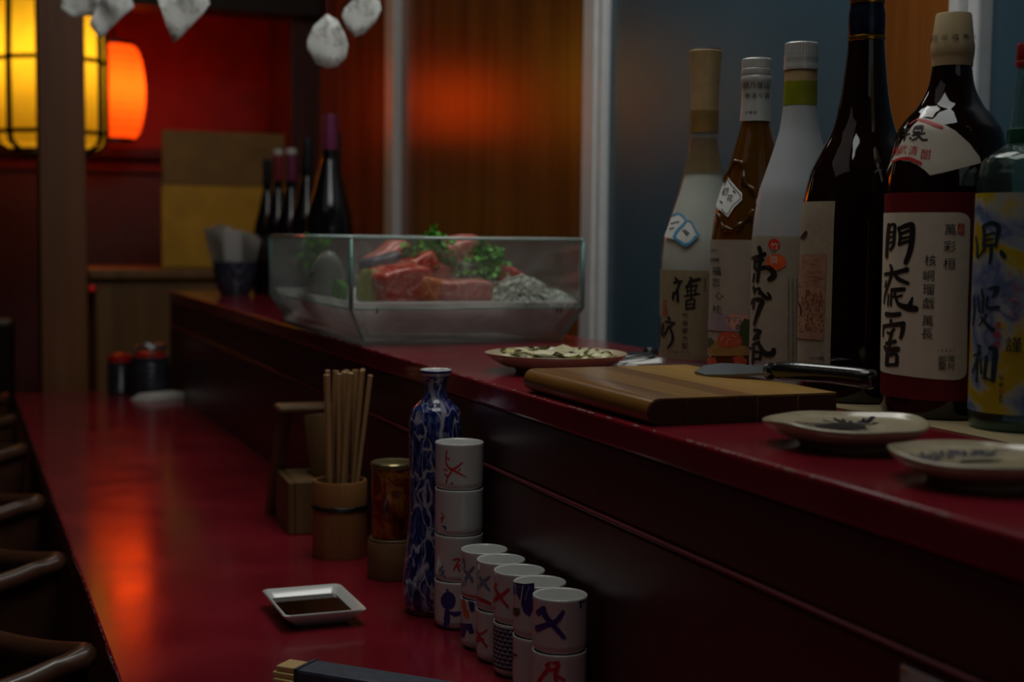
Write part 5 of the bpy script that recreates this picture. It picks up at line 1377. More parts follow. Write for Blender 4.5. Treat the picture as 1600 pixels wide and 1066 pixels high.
# ------------------------------------------------------------------ chopsticks in a bamboo cup
HX, HY = .4369, 1.6900
hd = thing('bamboo_cup', 'round bamboo cup with dark cord holding bare chopsticks', 'chopstick holder', (HX, HY, ZC)); sized(hd)
turned('cup_wall', [(.0001, .001), (.0300, 0), (.0308, .002), (.0305, .060), (.0306, .084), (.0298, .0858), (.0272, .0858), (.0268, .084), (.0268, .010), (.0001, .010)], M['bamboo'], hd, 56, False, 50)
bm = bmesh.new(); tube(bm, [(.0309*cos(a*pi/24), .0309*sin(a*pi/24), .0575+.0005*sin(a)) for a in range(48)], .0016, 6, True); tube(bm, [(.0309*cos(a*pi/24), .0309*sin(a*pi/24), .0550+.0005*cos(a*1.3)) for a in range(48)], .0014, 6, True)
link('cord_band', bm, M['black'], hd, True)
random.seed(21); cs0 = None; placed = []
spots = [(-.012, -.008, -.016, -.010), (-.008, .006, -.011, .006), (.004, -.006, .002, -.012), (.000, .004, .004, .002), (.006, .008, .012, .006), (.010, -.002, .020, -.008), (.012, .010, .024, .004), (-.004, -.012, .006, -.018), (.002, .012, .010, .014), (-.002, -.002, -.002, -.004), (.008, -.012, .026, -.016), (-.010, .012, .000, .016), (.014, .003, .018, .010)]
for i, (x0, y0, x1, y1) in enumerate(spots):
    a = Vector((HX+x0*KC, HY+y0*KC, ZC+.0105*KC)); b = Vector((HX+x1*1.15*KC, HY+y1*1.15*KC, ZC+(.205+.006*random.random())*KC))
    if cs0 is None:
        bm = bmesh.new(); L = 1.0
        bot = [bm.verts.new((sx*.0018, sy*.0018, 0)) for sx, sy in ((-1, -1), (1, -1), (1, 1), (-1, 1))]; top = [bm.verts.new((sx*.0029, sy*.0027, .205)) for sx, sy in ((-1, -1), (1, -1), (1, 1), (-1, 1))]
        bm.faces.new(bot[::-1]); bm.faces.new(top)
        for k in range(4): bm.faces.new((bot[k], bot[(k+1) % 4], top[(k+1) % 4], top[k]))
        bmesh.ops.bevel(bm, geom=bm.edges[:], offset=.0006, segments=1, affect='EDGES')
        cs0 = link('chopstick', bm, M['chop']); o = cs0
    else: o = cs0.copy(); COL.objects.link(o)
    d = b-a; q = d.to_track_quat('Z', 'Y'); o.rotation_mode = 'QUATERNION'; o.rotation_quaternion = q; o.location = a; o.scale = (KC, KC, d.length/.205)
    tag(o, {7: 'leftmost chopstick in the corded bamboo cup, leaning slightly left', 12: 'rightmost plain chopstick leaning out of the corded bamboo cup'}.get(i, 'plain wooden chopstick standing in the corded bamboo cup'), 'chopstick', 'chopsticks in the bamboo cup')

# ------------------------------------------------------------------ wooden menu caddy behind the chopsticks
cd = thing('menu_caddy', 'small wooden box caddy with a handle frame behind the chopsticks', 'caddy', (.4452, 1.8728, ZC), radians(-3)); sized(cd)
W_, D_ = .037, .048
bx('box_side', (-W_, -W_+.008, -D_, D_, 0, .064), M['oak'], cd, bev=.0015); bx('box_side', (W_-.008, W_, -D_, D_, 0, .064), M['oak'], cd, bev=.0015)
bx('box_front', (-W_+.0082, W_-.0082, -D_, -D_+.008, 0, .064), M['oak'], cd, bev=.0015); bx('box_back', (-W_+.0082, W_-.0082, D_-.008, D_, 0, .064), M['oak'], cd, bev=.0015)
bx('box_floor', (-W_+.0082, W_-.0082, -D_+.0082, D_-.0082, .001, .008), M['oak'], cd, bev=.001)
bx('divider_top', (-W_+.0084, .0, -D_+.0084, D_-.0084, .056, .0635), M['oak'], cd, bev=.001)
def leg_bar(p0, p1, wx, wy):
    bm = bmesh.new(); a = Vector(p0); b = Vector(p1); d = (b-a); box(bm, -wx, wx, -wy, wy, 0, d.length, .0015)
    bmesh.ops.transform(bm, matrix=Matrix.Translation(a) @ d.to_track_quat('Z', 'X').to_matrix().to_4x4(), verts=bm.verts); return bm
link('upright_board', leg_bar((.012, -.015, .0638), (.004, -.006, .140), .0165, .005), M['oak'], cd, True, 40)
link('slanted_leg', leg_bar((-.036, .090, .001), (-.028, .030, .140), .008, .0075), M['oak'], cd, True, 40)
link('slanted_leg', leg_bar((.034, .090, .001), (.030, .030, .140), .008, .0075), M['oak'], cd, True, 40)
bx('handle_bar', (-.041, .048, .000, .040, .1405, .150), M['oak'], cd, bev=.004)

# ------------------------------------------------------------------ tea tin on a log stand
ls = thing('log_stand', 'round wooden block stand under the gilt paper tin', 'stand', (.4662, 1.5621, ZC)); sized(ls)
M['log'] = wood('log_wood', lin(104, 74, 40), lin(130, 96, 56), 'X', .6, 60)
turned('log_block', [(.0001, 0), (.0250, 0), (.0262, .002), (.0262, .036), (.0250, .040), (.0001, .040)], M['log'], ls, 40)
bm = bmesh.new(); tube(bm, [(.0232*cos(a*pi/12), .0232*sin(a*pi/12), .0415) for a in range(24)], .0016, 6, True); link('block_lip', bm, M['oak'], ls, True)
t = NT('gilt_patterned_paper'); v = t.coords(); vo = t.n('ShaderNodeTexVoronoi'); vo.inputs['Scale'].default_value = 30; t.l(v, vo.inputs['Vector']); f = t.noise(26, 4, v, .6, 1.4)
mu = t.n('ShaderNodeMath', operation='MULTIPLY'); t.l(vo.outputs['Distance'], mu.inputs[0]); t.l(f, mu.inputs[1])
t.l(t.ramp(f, [(.34, lin(60, 20, 10)), (.46, lin(120, 44, 16)), (.54, lin(168, 108, 30)), (.60, lin(96, 32, 14)), (.70, lin(150, 110, 90))]), t.b.inputs['Base Color']); t.p(Roughness=.18, Coat_Weight=.6); M['gilt'] = t.m
M['tin_lid'] = flat('gilt_metal_lid', lin(170, 158, 112), .25, .8, var=.3, scale=60)
tn = thing('tea_tin', 'cylindrical tin wrapped in gilt red-brown patterned paper with silvery lid', 'tin', (.4662, 1.5621, ZC+.0433*KC)); sized(tn)
turned('tin_body', [(.0001, 0), (.0205, 0), (.0215, .002), (.0225, .074), (.0225, .0765), (.0001, .0765)], M['gilt'], tn, 48)
turned('tin_lid', [(.0226, .0735), (.0232, .074), (.0232, .0785), (.0222, .0798), (.020, .0790), (.0001, .0785), (.0001, .0768), (.0226, .0768)], M['tin_lid'], tn, 48)

# ------------------------------------------------------------------ soy dish, brush
ds = thing('soy_dish', 'small square white porcelain dish holding dark soy sauce', 'dish', (.3400, 1.4251, ZC)); ds.scale = (.91, 1.2, 1); sized(ds)
bm = bmesh.new()
def sq(h, z, rc):
    out = []
    for cx, cy, a0 in ((1, 1, 0), (-1, 1, 90), (-1, -1, 180), (1, -1, 270)):
        for k in range(5):
            a = radians(a0+22.5*k); out.append(bm.verts.new((cx*(h-rc)+rc*cos(a), cy*(h-rc)+rc*sin(a), z)))
    return out
rg = [sq(.028, 0, .006), sq(.029, .0015, .006), sq(.0425, .0135, .006), sq(.0432, .0152, .006), sq(.0425, .0162, .006), sq(.0395, .0155, .005), sq(.031, .0048, .005), sq(.028, .0035, .005)]
for a, b in zip(rg, rg[1:]):
    for k in range(20): bm.faces.new((a[k], a[(k+1) % 20], b[(k+1) % 20], b[k]))
bm.faces.new(rg[0][::-1]); bm.faces.new(rg[-1]); bmesh.ops.recalc_face_normals(bm, faces=bm.faces)
link('dish_body', bm, M['porc'], ds, True, 60)
bm = bmesh.new(); a = sq(.0345, .0094, .005); bm.faces.new(a); link('soy_sauce', bm, M['soy'], ds)
bs = thing('folded_fan', 'bamboo-ended folded fan with dark blue wrap at the bottom of the frame', 'fan', (.2653, 1.2263, ZC), radians(-46)); sized(bs)
M['bamboo_pale'] = wood('pale_bamboo', lin(184, 152, 96), lin(210, 178, 120), 'X', .45, 60)
for k in range(3):
    bx('bamboo_rib', (0-.002*(k % 2), .16, -.0115+.0006*k, .0115-.0006*k, .0005+.0047*k, .0050+.0047*k), M['bamboo_pale'], bs, bev=.001, m=Matrix.Translation((0, .0011*(k-2), 0)) @ Matrix.Rotation(radians(1.2*(k-2)), 4, 'Z'))
M['wrap'] = flat('dark_blue_wrap', lin(52, 62, 76), .5, var=.3, scale=120, bump=.2)
bx('dark_wrap', (.022, .165, -.0155, .0155, .0002, .0158), M['wrap'], bs, bev=.003)
bx('wrap_edge', (.0205, .0235, -.0158, .0158, .0002, .0162), M['slate_cloth'], bs, bev=.0006)
# ------------------------------------------------------------------ glass fish case
gc = thing('glass_case', 'open glass display case with slanted lower panes holding raw fish', 'display case', (0, 0, 0))
M['pane'] = thin_glass('case_pane_glass', (.95, .97, .96, 1), .03, .04, (.76, .80, .78, 1), 1.45, .16)
M['pane_sheen'] = thin_glass('sheen_pane_glass', (.92, .95, .94, 1), .05, .16, (.78, .84, .82, 1), 1.45, .20)  # diffuse haze colour stands in for the room's reflection on left and far panes
M['pane_rim'] = flat('polished_glass_rim', lin(196, 216, 210), .10, coat=.6, var=.1)
M['pane_edge'] = flat('green_glass_edge', lin(120, 164, 156), .12, coat=.5, var=.1)
CB = [(.500, 1.822), (.791, 1.822), (.791, 2.292), (.500, 2.292)]
CK = [(.478, 1.800), (.813, 1.800), (.813, 2.314), (.478, 2.314)]
zk, zt = ZS+.049, ZS+.1412; T_ = .005
def inner(q, t):
    (x0, y0), (x1, y1) = q[0], q[2]; return [(x0+t, y0+t), (x1-t, y0+t), (x1-t, y1-t), (x0+t, y1-t)]
def pane(qa, za, qb, zb, i, name):
    j = (i+1) % 4; bm = bmesh.new(); g = .0002
    def pts(q, z):
        n = inner(q, T_); e = [Vector((*q[i], z)), Vector((*q[j], z)), Vector((*n[j], z)), Vector((*n[i], z))]
        d = (e[1]-e[0]).normalized()*g; return [e[0]+d, e[1]-d, e[2]-d, e[3]+d]
    A = [bm.verts.new(p) for p in pts(qa, za)]; B = [bm.verts.new(p) for p in pts(qb, zb)]
    fs = [bm.faces.new((A[0], A[1], B[1], B[0])), bm.faces.new((A[2], A[3], B[3], B[2]))]
    es = [bm.faces.new((A[1], A[2], B[2], B[1])), bm.faces.new((A[3], A[0], B[0], B[3])), bm.faces.new(A[::-1]), bm.faces.new(B)]
    for f in es: f.material_index = 1
    bmesh.ops.recalc_face_normals(bm, faces=bm.faces)
    return link(name, bm, [M['pane_sheen'] if i > 1 else M['pane'], M['pane_edge']], gc)
for i in range(4):
    pane(CB, ZS+.0062, CK, zk-.0002, i, 'lower_pane'); pane(CK, zk, CK, zt, i, 'upper_pane')
bx('base_pane', (.500, .791, 1.822, 2.292, ZS+.0005, ZS+.006), M['pane'], gc, bev=0)
for i in range(4):      # seam of silicone along each upright edge
    x, y = inner(CK, T_*.5)[i]; bm = bmesh.new(); tube(bm, [(x, y, zk), (x, y, zt)], .0030, 6); link('corner_seam', bm, M['pane_edge'], gc, True)
for i in range(4):      # polished top rim and the bend line of each side
    (xa, ya), (xb, yb) = inner(CK, T_*.5)[i], inner(CK, T_*.5)[(i+1) % 4]; d = Vector((xb-xa, yb-ya, 0)).normalized()*T_*.6
    bm = bmesh.new(); a = Vector((xa, ya, zt+.0018))+d; b = Vector((xb, yb, zt+.0018))-d; tube(bm, [a, b], .0021, 8); link('polished_rim', bm, M['pane_rim'], gc, True)
    bm = bmesh.new(); a = Vector((xa, ya, zk))+d*1.2; b = Vector((xb, yb, zk))-d*1.2; tube(bm, [a, b], .0012, 6); link('bend_seam', bm, M['pane_edge'], gc, True)
# white tray and ice inside
tb = thing('ice_tray', 'white plastic tray of ice lining the glass case', 'tray', (0, 0, 0))
M['ice_tray'] = shell_mat('white_tray_plastic', (.92, .90, .88, 1), .68)
bm = bmesh.new()
def rect(x0, x1, y0, y1, z): return [bm.verts.new((x, y, z)) for x, y in ((x0, y0), (x1, y0), (x1, y1), (x0, y1))]
rg = [rect(.513, .778, 1.835, 2.279, ZS+.014), rect(.4875, .8035, 1.8095, 2.3045, ZS+.0560), rect(.4855, .8055, 1.8075, 2.3065, ZS+.0575), rect(.489, .802, 1.811, 2.303, ZS+.0585), rect(.492, .799, 1.814, 2.300, ZS+.053), rect(.516, .775, 1.838, 2.276, ZS+.030)]
for a, b in zip(rg, rg[1:]):
    for k in range(4): bm.faces.new((a[k], a[(k+1) % 4], b[(k+1) % 4], b[k]))
bm.faces.new(rg[0][::-1]); bm.faces.new(rg[-1]); bmesh.ops.recalc_face_normals(bm, faces=bm.faces); link('tray_shell', bm, M['ice_tray'], tb)
M['ice'] = shell_mat('crushed_ice', (.92, .95, .95, 1), .78)
bm = bmesh.new(); bmesh.ops.create_grid(bm, x_segments=50, y_segments=70, size=.5)
for v in bm.verts:
    v.co.x = .6455+v.co.x*.302; v.co.y = 2.057+v.co.y*.481; v.co.z = ZS+.0545
    v.co.z += .003*noise.noise(v.co*40)+.003*noise.noise(v.co*110)
bmesh.ops.recalc_face_normals(bm, faces=bm.faces); ib = link('ice_bed', bm, M['ice'], tb, True); stuff(ib)
for (x, z, s) in ((.5185, ZS+.047, 1), (.783, ZS+.046, 1), (.7775, ZS+.0455, 1)):   # dark scuffs moulded on the tray face
    bm = bmesh.new(); y_ = 1.835-(z-ZS-.014)/.042*.0255-.0006; tube(bm, [(x, y_, z-.004), (x+.001, y_-.0022, z+.0035)], .0014, 5); link('tray_clip', bm, M['slate_cloth'], tb)

def fish_mat(name, c1, c2, c3, sc=40, dist=2.):
    t = NT(name); f = t.noise(sc, 4, t.coords((1, .5, 1.4)), .55, dist)
    t.l(t.ramp(f, [(.32, c1), (.5, c2), (.66, c3)]), t.b.inputs['Base Color']); t.p(Roughness=.22, Coat_Weight=.3, Subsurface_Weight=.15, Subsurface_Radius=(.01, .004, .002)); t.bump(f, .15, .001); return t.m
M['salmon'] = fish_mat('marbled_red_fish', lin(178, 34, 24), lin(214, 66, 48), lin(236, 172, 142), 60)
M['salmon_or'] = fish_mat('orange_fish', lin(196, 72, 18), lin(226, 118, 40), lin(238, 190, 120), 40)
M['pinkfish'] = fish_mat('pink_fish', lin(204, 98, 88), lin(220, 132, 120), lin(236, 184, 170), 46)
M['tuna'] = fish_mat('red_tuna', lin(160, 30, 34), lin(196, 54, 56), lin(220, 110, 104), 46)
def slab(name, label, mat, c, size, rot, seed, grp=None, bend=0., taper=0., cat='fish'):
    bm = bmesh.new(); bmesh.ops.create_cube(bm, size=1); bmesh.ops.subdivide_edges(bm, edges=bm.edges[:], cuts=7, use_grid_fill=True)
    for v in bm.verts:
        p = v.co*2; q = Vector(p); n = (abs(q.x)**9+abs(q.y)**9+abs(q.z)**9)**(1/9); p = p/n if n else p
        p.z += bend*(p.x*p.x-.5); k = 1-taper*(p.x+1)/2; p.y *= k; p.z *= k
        v.co = Vector((p.x*size[0]/2, p.y*size[1]/2, p.z*size[2]/2))
        v.co += noise.noise_vector(v.co*28+Vector((seed, seed*2, 0)))*.0045
    o = link(name, bm, mat, None, True); o.location = c; o.rotation_euler = [radians(a) for a in rot]
    return tag(o, label, cat, grp)
slab('fish_block', 'marbled orange-red fish block at the near left of the case', M['salmon'], (.560, 1.850, ZS+.079), (.075, .060, .050), (6, -8, 10), 1)
slab('fish_end', 'small bright orange fish piece between red and pink blocks', M['salmon_or'], (.5965, 1.840, ZS+.073), (.030, .045, .034), (0, 10, 0), 2)
slab('fish_block', 'pale pink fish block lying low behind the front pane', M['pinkfish'], (.644, 1.852, ZS+.071), (.085, .055, .030), (0, 2, -3), 3)
slab('fish_slab', 'tilted red fish slab leaning above the marbled block', M['salmon'], (.600, 1.930, ZS+.098), (.070, .050, .028), (0, -28, 8), 4)
slab('fish_slab', 'pink-red fish slab on top of the heap near the rim', M['pinkfish'], (.672, 1.960, ZS+.122), (.078, .06, .036), (8, -16, 4), 5)
slab('fish_slab', 'dark red tuna slab curving down behind the white shreds', M['tuna'], (.742, 1.925, ZS+.086), (.088, .055, .026), (0, 22, -4), 6, bend=-.5)
slab('fish_piece', 'small salmon piece behind the larger parsley sprig', M['salmon'], (.722, 2.015, ZS+.118), (.045, .04, .030), (0, 12, 20), 7)
slab('fish_block', 'pink fish block under the heap at the middle of the case', M['pinkfish'], (.655, 1.965, ZS+.082), (.12, .09, .05), (0, 0, 8), 8)
slab('fish_fillet', 'pale pink fillet standing at the back left of the heap', M['pinkfish'], (.600, 2.03, ZS+.100), (.07, .05, .06), (0, -30, 20), 9)
M['shell'] = flat('grey_shell', lin(96, 96, 104), .35, var=.4, scale=50, bump=.5)
slab('shellfish', 'dark grey rough shellfish behind the tilted red slab', M['shell'], (.572, 1.975, ZS+.104), (.055, .045, .028), (0, -14, 10), 11, cat='shellfish')
M['shell_pale'] = flat('grey_silver_skin', lin(150, 150, 148), .25, var=.35, scale=60, bump=.3)
slab('fish_skin_piece', 'silvery grey fish piece between the two parsley sprigs', M['shell_pale'], (.676, 1.905, ZS+.091), (.032, .03, .034), (0, 20, 0), 12)
fh = thing('pale_fish', 'pale fish head with dark eye standing in the ice at the left', 'fish', (.512, 2.05, ZS+.054))
M['pale_fish'] = flat('pale_fish_skin', lin(186, 192, 184), .25, var=.15, scale=60, coat=.3)
bm = bmesh.new(); tube(bm, [(.012, .10, -.004), (.008, .05, .018), (.004, .02, .034), (.0, .0, .050), (-.002, -.012, .060), (-.003, -.018, .064)], [.030, .030, .026, .019, .011, .004], 16); link('head_body', bm, M['pale_fish'], fh, True)
bm = bmesh.new(); bmesh.ops.create_uvsphere(bm, u_segments=14, v_segments=8, radius=.0048); bmesh.ops.translate(bm, vec=(-.0225, .010, .036), verts=bm.verts); link('eye', bm, M['black'], fh, True)
for s in (1, -1):
    bm = bmesh.new(); vs = [(.02*s+.004, .03, .03), (.03*s, .04, .052), (.034*s, .06, .05), (.024*s, .055, .026)]
    f = bm.faces.new([bm.verts.new(p) for p in vs]); bmesh.ops.solidify(bm, geom=[f], thickness=.0015); link('fin', bm, M['pale_fish'], fh)

def leaf_mat(name, c1, c2):
    t = NT(name); f = t.noise(60, 3, t.coords()); t.l(t.ramp(f, [(.3, c1), (.7, c2)]), t.b.inputs['Base Color']); t.p(Roughness=.4); return t.m
M['parsley'] = leaf_mat('parsley_green', lin(62, 140, 34), lin(120, 196, 70)); M['parsley_stem'] = leaf_mat('parsley_stem_green', lin(84, 140, 50), lin(120, 170, 74))
M['lime'] = leaf_mat('yellow_green_leaf', lin(120, 128, 40), lin(160, 160, 60))
def parsley(label, base, h, spread, n, seed):
    random.seed(seed); p = thing('parsley_sprig', label, 'herb', base); st = bmesh.new(); lf = bmesh.new()
    for i in range(n):
        a = random.random()*2*pi; u = random.random()**.6; top = Vector((cos(a)*spread*u, sin(a)*spread*u*.8, h*(1-.55*u*u)*(.75+.3*random.random())))
        tube(st, [(0, 0, 0), top*.55+Vector((0, 0, h*.12)), top], [.0016, .0012, .0008], 5)
        for c in range(7):     # each curl is a small ruffled fan
            o = top+Vector((random.gauss(0, .006), random.gauss(0, .006), random.gauss(0, .005))); N_ = 9; R_ = .0072+.0042*random.random()
            tilt = Matrix.Rotation(random.random()*6.28, 3, 'Z') @ Matrix.Rotation(random.gauss(.7, .5), 3, 'X')
            cv = lf.verts.new(o); rim = []
            for k in range(N_+1):
                b = -2.2+4.4*k/N_; r = R_*(1+.25*sin(k*2.6)); rim.append(lf.verts.new(o+tilt @ Vector((r*cos(b), r*sin(b), .0026*sin(k*2.1+c)))))
            for k in range(N_): lf.faces.new((cv, rim[k], rim[k+1]))
    link('stems', st, M['parsley_stem'], p, True); o = link('curly_leaves', lf, M['parsley'], p); stuff(o)
    p.children[0]['kind'] = 'stuff'
    return p
parsley('curly parsley sprig left of centre reaching above the rim', (.637, 1.945, ZS+.066), .080, .034, 34, 5)
parsley('broad curly parsley sprig right of the pink-red slab', (.704, 1.915, ZS+.070), .052, .036, 36, 6)
parsley('small parsley sprig peeking above the far rim at the left', (.533, 2.25, ZS+.054), .094, .016, 12, 8)
slab('cucumber_leaf', 'yellow-green leaf piece in the near left corner of the case', M['lime'], (.521, 1.862, ZS+.078), (.016, .04, .044), (0, 12, 10), 14, cat='vegetable')
slab('cucumber_leaf', 'green leaf slice beside the fish head along the left pane', M['parsley'], (.507, 1.965, ZS+.068), (.012, .05, .026), (0, 8, 0), 15, cat='vegetable')
M['daikon'] = flat('white_daikon', lin(218, 222, 208), .3, var=.05)
def shreds(label, c, rx, ry, h, n, seed):
    random.seed(seed); bm = bmesh.new()
    for i in range(n):
        a = random.random()*6.28; u = math.sqrt(random.random()); x = c[0]+rx*u*cos(a); y = c[1]+ry*u*sin(a); z = c[2]+h*(1-u*u)*(.35+.65*random.random()); d = random.random()*6.28; l = .010+.010*random.random()
        tube(bm, [(x-cos(d)*l, y-sin(d)*l, z-.003), (x, y, z+.003), (x+cos(d)*l, y+sin(d)*l, z-.004)], .0013, 4)
    o = link('daikon_shreds', bm, M['daikon'], None, True); return tag(o, label, 'vegetable', None, 'stuff')
shreds('heap of white radish shreds at the right of the case', (.7365, 1.848, ZS+.058), .046, .030, .034, 420, 3)
shreds('low scatter of white radish shreds in the right corner', (.787, 1.848, ZS+.057), .020, .028, .012, 160, 4)

# ------------------------------------------------------------------ plates on the shelf
def plate(label, c, prof, mat, wob, seed, rz=0., squash=1.):
    p = thing('ceramic_plate', label, 'plate', c, rz); bm = bmesh.new(); lathe(bm, prof, 72, False)
    for v in bm.verts:
        a = atan2(v.co.y, v.co.x); r = hypot(v.co.x, v.co.y); k = r/prof_max(prof)
        w_ = 1+wob*k*k*(sin(3*a+seed)+.7*sin(5*a+seed*2)+.35*sin(9*a)); v.co.x *= w_; v.co.y *= w_*squash
        v.co.z += wob*.055*k**3*(sin(2*a+seed)+.8*sin(4*a+1.3*seed))
    bmesh.ops.recalc_face_normals(bm, faces=bm.faces); link('plate_body', bm, mat, p, True, 70); return p
def prof_max(pr): return max(r for r, z in pr)
P_dish = dens([(.1,12.4),(30,12.6),(42,13.4),(52,15.2),(56.5,17.6),(58.6,18.8),(60.2,17.8),(60.0,15.8),(57,12.8),(47,7.6),(38,5),(34,2),(33,0),(30,0),(29,2),(.1,2.2)], 4)
p1 = plate('wavy cream stoneware plate with dark blue splash and sauce, beside the board', (.592, .853, ZS), [(r*.97, z) for r, z in P_dish], M['clay'], .020, 1.0)
p2 = plate('cream stoneware plate with blue flower drawing at the right front', (.583, .700, ZS), [(r*.93, z) for r, z in P_dish], M['clay'], .018, 2.4)
M['cobalt'] = flat('grey_blue_brushwork', lin(40, 50, 78), .25, var=.3, scale=150); M['cobalt_dark'] = flat('dark_blue_brushwork', lin(22, 28, 48), .2, var=.3, scale=150)
PI_ = sorted([(r, z) for r, z in P_dish[:26]])
def zin(r, k):
    r = r/k
    for (a, za), (b, zb) in zip(PI_, PI_[1:]):
        if a <= r <= b: return za+(zb-za)*(r-a)/max(b-a, 1e-6)
    return PI_[-1][1]
def brush(parent, name, strokes, mat, k):
    bm = bmesh.new()
    for pts in strokes:
        P = smooth_line(pts, 6); prev = None
        for i, q in enumerate(P):
            a = P[max(i-1, 0)]; b = P[min(i+1, len(P)-1)]; t_ = Vector((b[0]-a[0], b[1]-a[1]))
            if t_.length < 1e-9: continue
            t_.normalize(); n = Vector((-t_.y, t_.x))*q[2]/2; row = []
            for s in (1, -1):
                x = q[0]+n.x*s; y = q[1]+n.y*s; row.append(bm.verts.new((x, y, zin(hypot(x, y), k)+.0009)))
            if prev: bm.faces.new((prev[0], prev[1], row[1], row[0]))
            prev = row
    return link(name, bm, mat, parent)
random.seed(12); ss = []
for i in range(26):
    a = random.random()*6.28; r0 = .010+.012*random.random(); r1 = r0+.006+.018*random.random(); ss.append([(r0*cos(a)+.006, r0*sin(a)+.012, .003), (r1*cos(a+.2)+.006, r1*sin(a+.2)*.9+.012, .0016+.0020*random.random())])
brush(p1, 'blue_splash', ss, M['cobalt_dark'], .97)
bm = bmesh.new(); bmesh.ops.create_circle(bm, cap_ends=True, segments=28, radius=.0185)
for v in bm.verts: a = atan2(v.co.y, v.co.x); v.co = Vector((v.co.x*(1+.15*sin(3*a))+.004, v.co.y*(1+.2*sin(2*a+1))+.010, .0134))
M['sauce'] = flat('thick_dark_sauce', lin(16, 12, 14), .35, spec=.25); link('sauce_pool', bm, M['sauce'], p1)
ss = []
for cx, cy, r in ((-.010, .026, .011), (.006, .030, .009), (-.024, .020, .010), (.020, .024, .010), (-.034, .008, .008)):
    for ph in (0, 2.1, 4.2): ss.append([(cx+r*.6*cos(ph+t_*.9)+r*.4*cos(ph), cy+(r*.6*sin(ph+t_*.9)+r*.4*sin(ph)), .0019) for t_ in range(7)])
ss += [[(.028, .022, .0015), (.036, .026, .0015), (.042, .022, .001)], [(-.04, -.002, .0015), (-.034, .004, .0012), (-.02, .010, .0012)], [(-.03, .026, .0012), (-.01, .016, .0012), (.012, .018, .0012), (.03, .014, .0012)]]
brush(p2, 'flower_drawing', ss, M['cobalt'], .93)
brush(p2, 'sauce_streak', [[(-.016, -.001, .002), (-.004, .002, .006), (.010, -.001, .005), (.016, -.002, .001)]], M['sauce'], .93)
P_flat = dens([(.1,8),(48,8.5),(60,11),(72,18),(77,20.8),(78,20.3),(74,16),(60,7.5),(46,4),(44,0),(41,0),(40,3),(.1,3)], 4)
pf = plate('shallow tan plate of pale dried slices in front of the glass case', (.6105, 1.425, ZS), P_flat, M['clay_food'], .004, .4)
M['slice'] = flat('pale_dried_slice', lin(240, 234, 192), .5, var=.10, scale=60); M['slice2'] = M['slice']
random.seed(31); sl0 = None
for i in range(20):
    a = i*2.4; r = .008+.047*math.sqrt((i+.5)/20); z = ZS+.0125+.0016*(i % 5)+.005*(1-r/.06)
    if i % 4 == 0 or sl0 is None:
        bm = bmesh.new(); N_ = 14; rim = []; cv = bm.verts.new((0, 0, .002))
        mid = [bm.verts.new((.010*cos(k*2*pi/N_), .007*sin(k*2*pi/N_), .0018+.0022*sin(k*1.7+i))) for k in range(N_)]
        rim = [bm.verts.new((.024*(1+.12*sin(3*k+i))*cos(k*2*pi/N_), .015*(1+.12*cos(2*k+i))*sin(k*2*pi/N_), .0010+.0024*sin(k*1.35+i))) for k in range(N_)]
        for k in range(N_):
            j = (k+1) % N_; bm.faces.new((cv, mid[k], mid[j])); bm.faces.new((mid[k], rim[k], rim[j], mid[j]))
        bmesh.ops.solidify(bm, geom=bm.faces[:], thickness=.0012); bmesh.ops.recalc_face_normals(bm, faces=bm.faces)
        sl0 = link('dried_slice', bm, M['slice'], None, True); o = sl0
    else: o = sl0.copy(); COL.objects.link(o)
    o.location = (.6105+r*cos(a), 1.425+r*sin(a), z); o.rotation_euler = (random.gauss(0, .09), random.gauss(0, .09), random.random()*6.28)
    tag(o, 'pale wavy dried slice lying on the shallow tan plate', 'food', 'dried slices on the plate')

# ------------------------------------------------------------------ cutting board and knife
cb = thing('cutting_board', 'thick oiled wooden cutting board with rounded edge at the shelf front', 'cutting board', (.5015, .988, ZS+.0005))
BL, BW, BH = .1745, .262, .0212
M['end_grain'] = wood('dark_end_grain', lin(46, 26, 14), lin(62, 36, 20), 'Z', .45, 120)
tones = [(lin(118, 78, 32), lin(150, 104, 48)), (lin(140, 98, 42), lin(174, 126, 58)), (lin(112, 72, 30), lin(142, 96, 42)), (lin(160, 116, 52), lin(192, 146, 72)), (lin(170, 126, 58), lin(200, 154, 80))]
cuts = [0, .034, .072, .098, .136, BL]
for i, (c1, c2) in enumerate(tones):
    x0, x1 = cuts[i]+(.0001 if i else 0), cuts[i+1]-.0001; bm = bmesh.new(); sec = []
    if i == 0:
        for k in range(9):
            a = pi/2+pi*k/8; sec.append((.0100+.0100*cos(a), BH/2+BH/2*sin(a)))
        sec += [(x1, 0), (x1, BH)]
    else: sec = [(x0, 0), (x1, 0), (x1, BH), (x0, BH)]
    A = [bm.verts.new((x, 0, z)) for x, z in sec]; B = [bm.verts.new((x, BW, z)) for x, z in sec]
    bm.faces.new(A); bm.faces.new(B[::-1])
    for k in range(len(sec)): j = (k+1) % len(sec); bm.faces.new((A[k], B[k], B[j], A[j]))
    bmesh.ops.recalc_face_normals(bm, faces=bm.faces)
    es = [e for e in bm.edges if abs(e.verts[0].co.y-e.verts[1].co.y) < 1e-6 and max(v.co.z for v in e.verts) > BH*.45]
    bmesh.ops.bevel(bm, geom=es, offset=.0010, segments=2, affect='EDGES', clamp_overlap=True)
    link('wood_strip', bm, wood('oiled_board_wood', c1, c2, 'Y', .30, 90, .35), cb, True, 40)
    e_ = cb.children[-1].data; e_.materials.append(M['end_grain'])
    for p_ in e_.polygons:
        if abs(p_.normal.y) > .9: p_.material_index = 1
ZB = ZS+.0005+BH
kn = thing('kitchen_knife', 'short kitchen knife with black pebbled handle lying on the board', 'knife', (.678, 1.088, ZB), radians(-68))
bm = bmesh.new()   # blade lies almost flat, local -X towards the tip
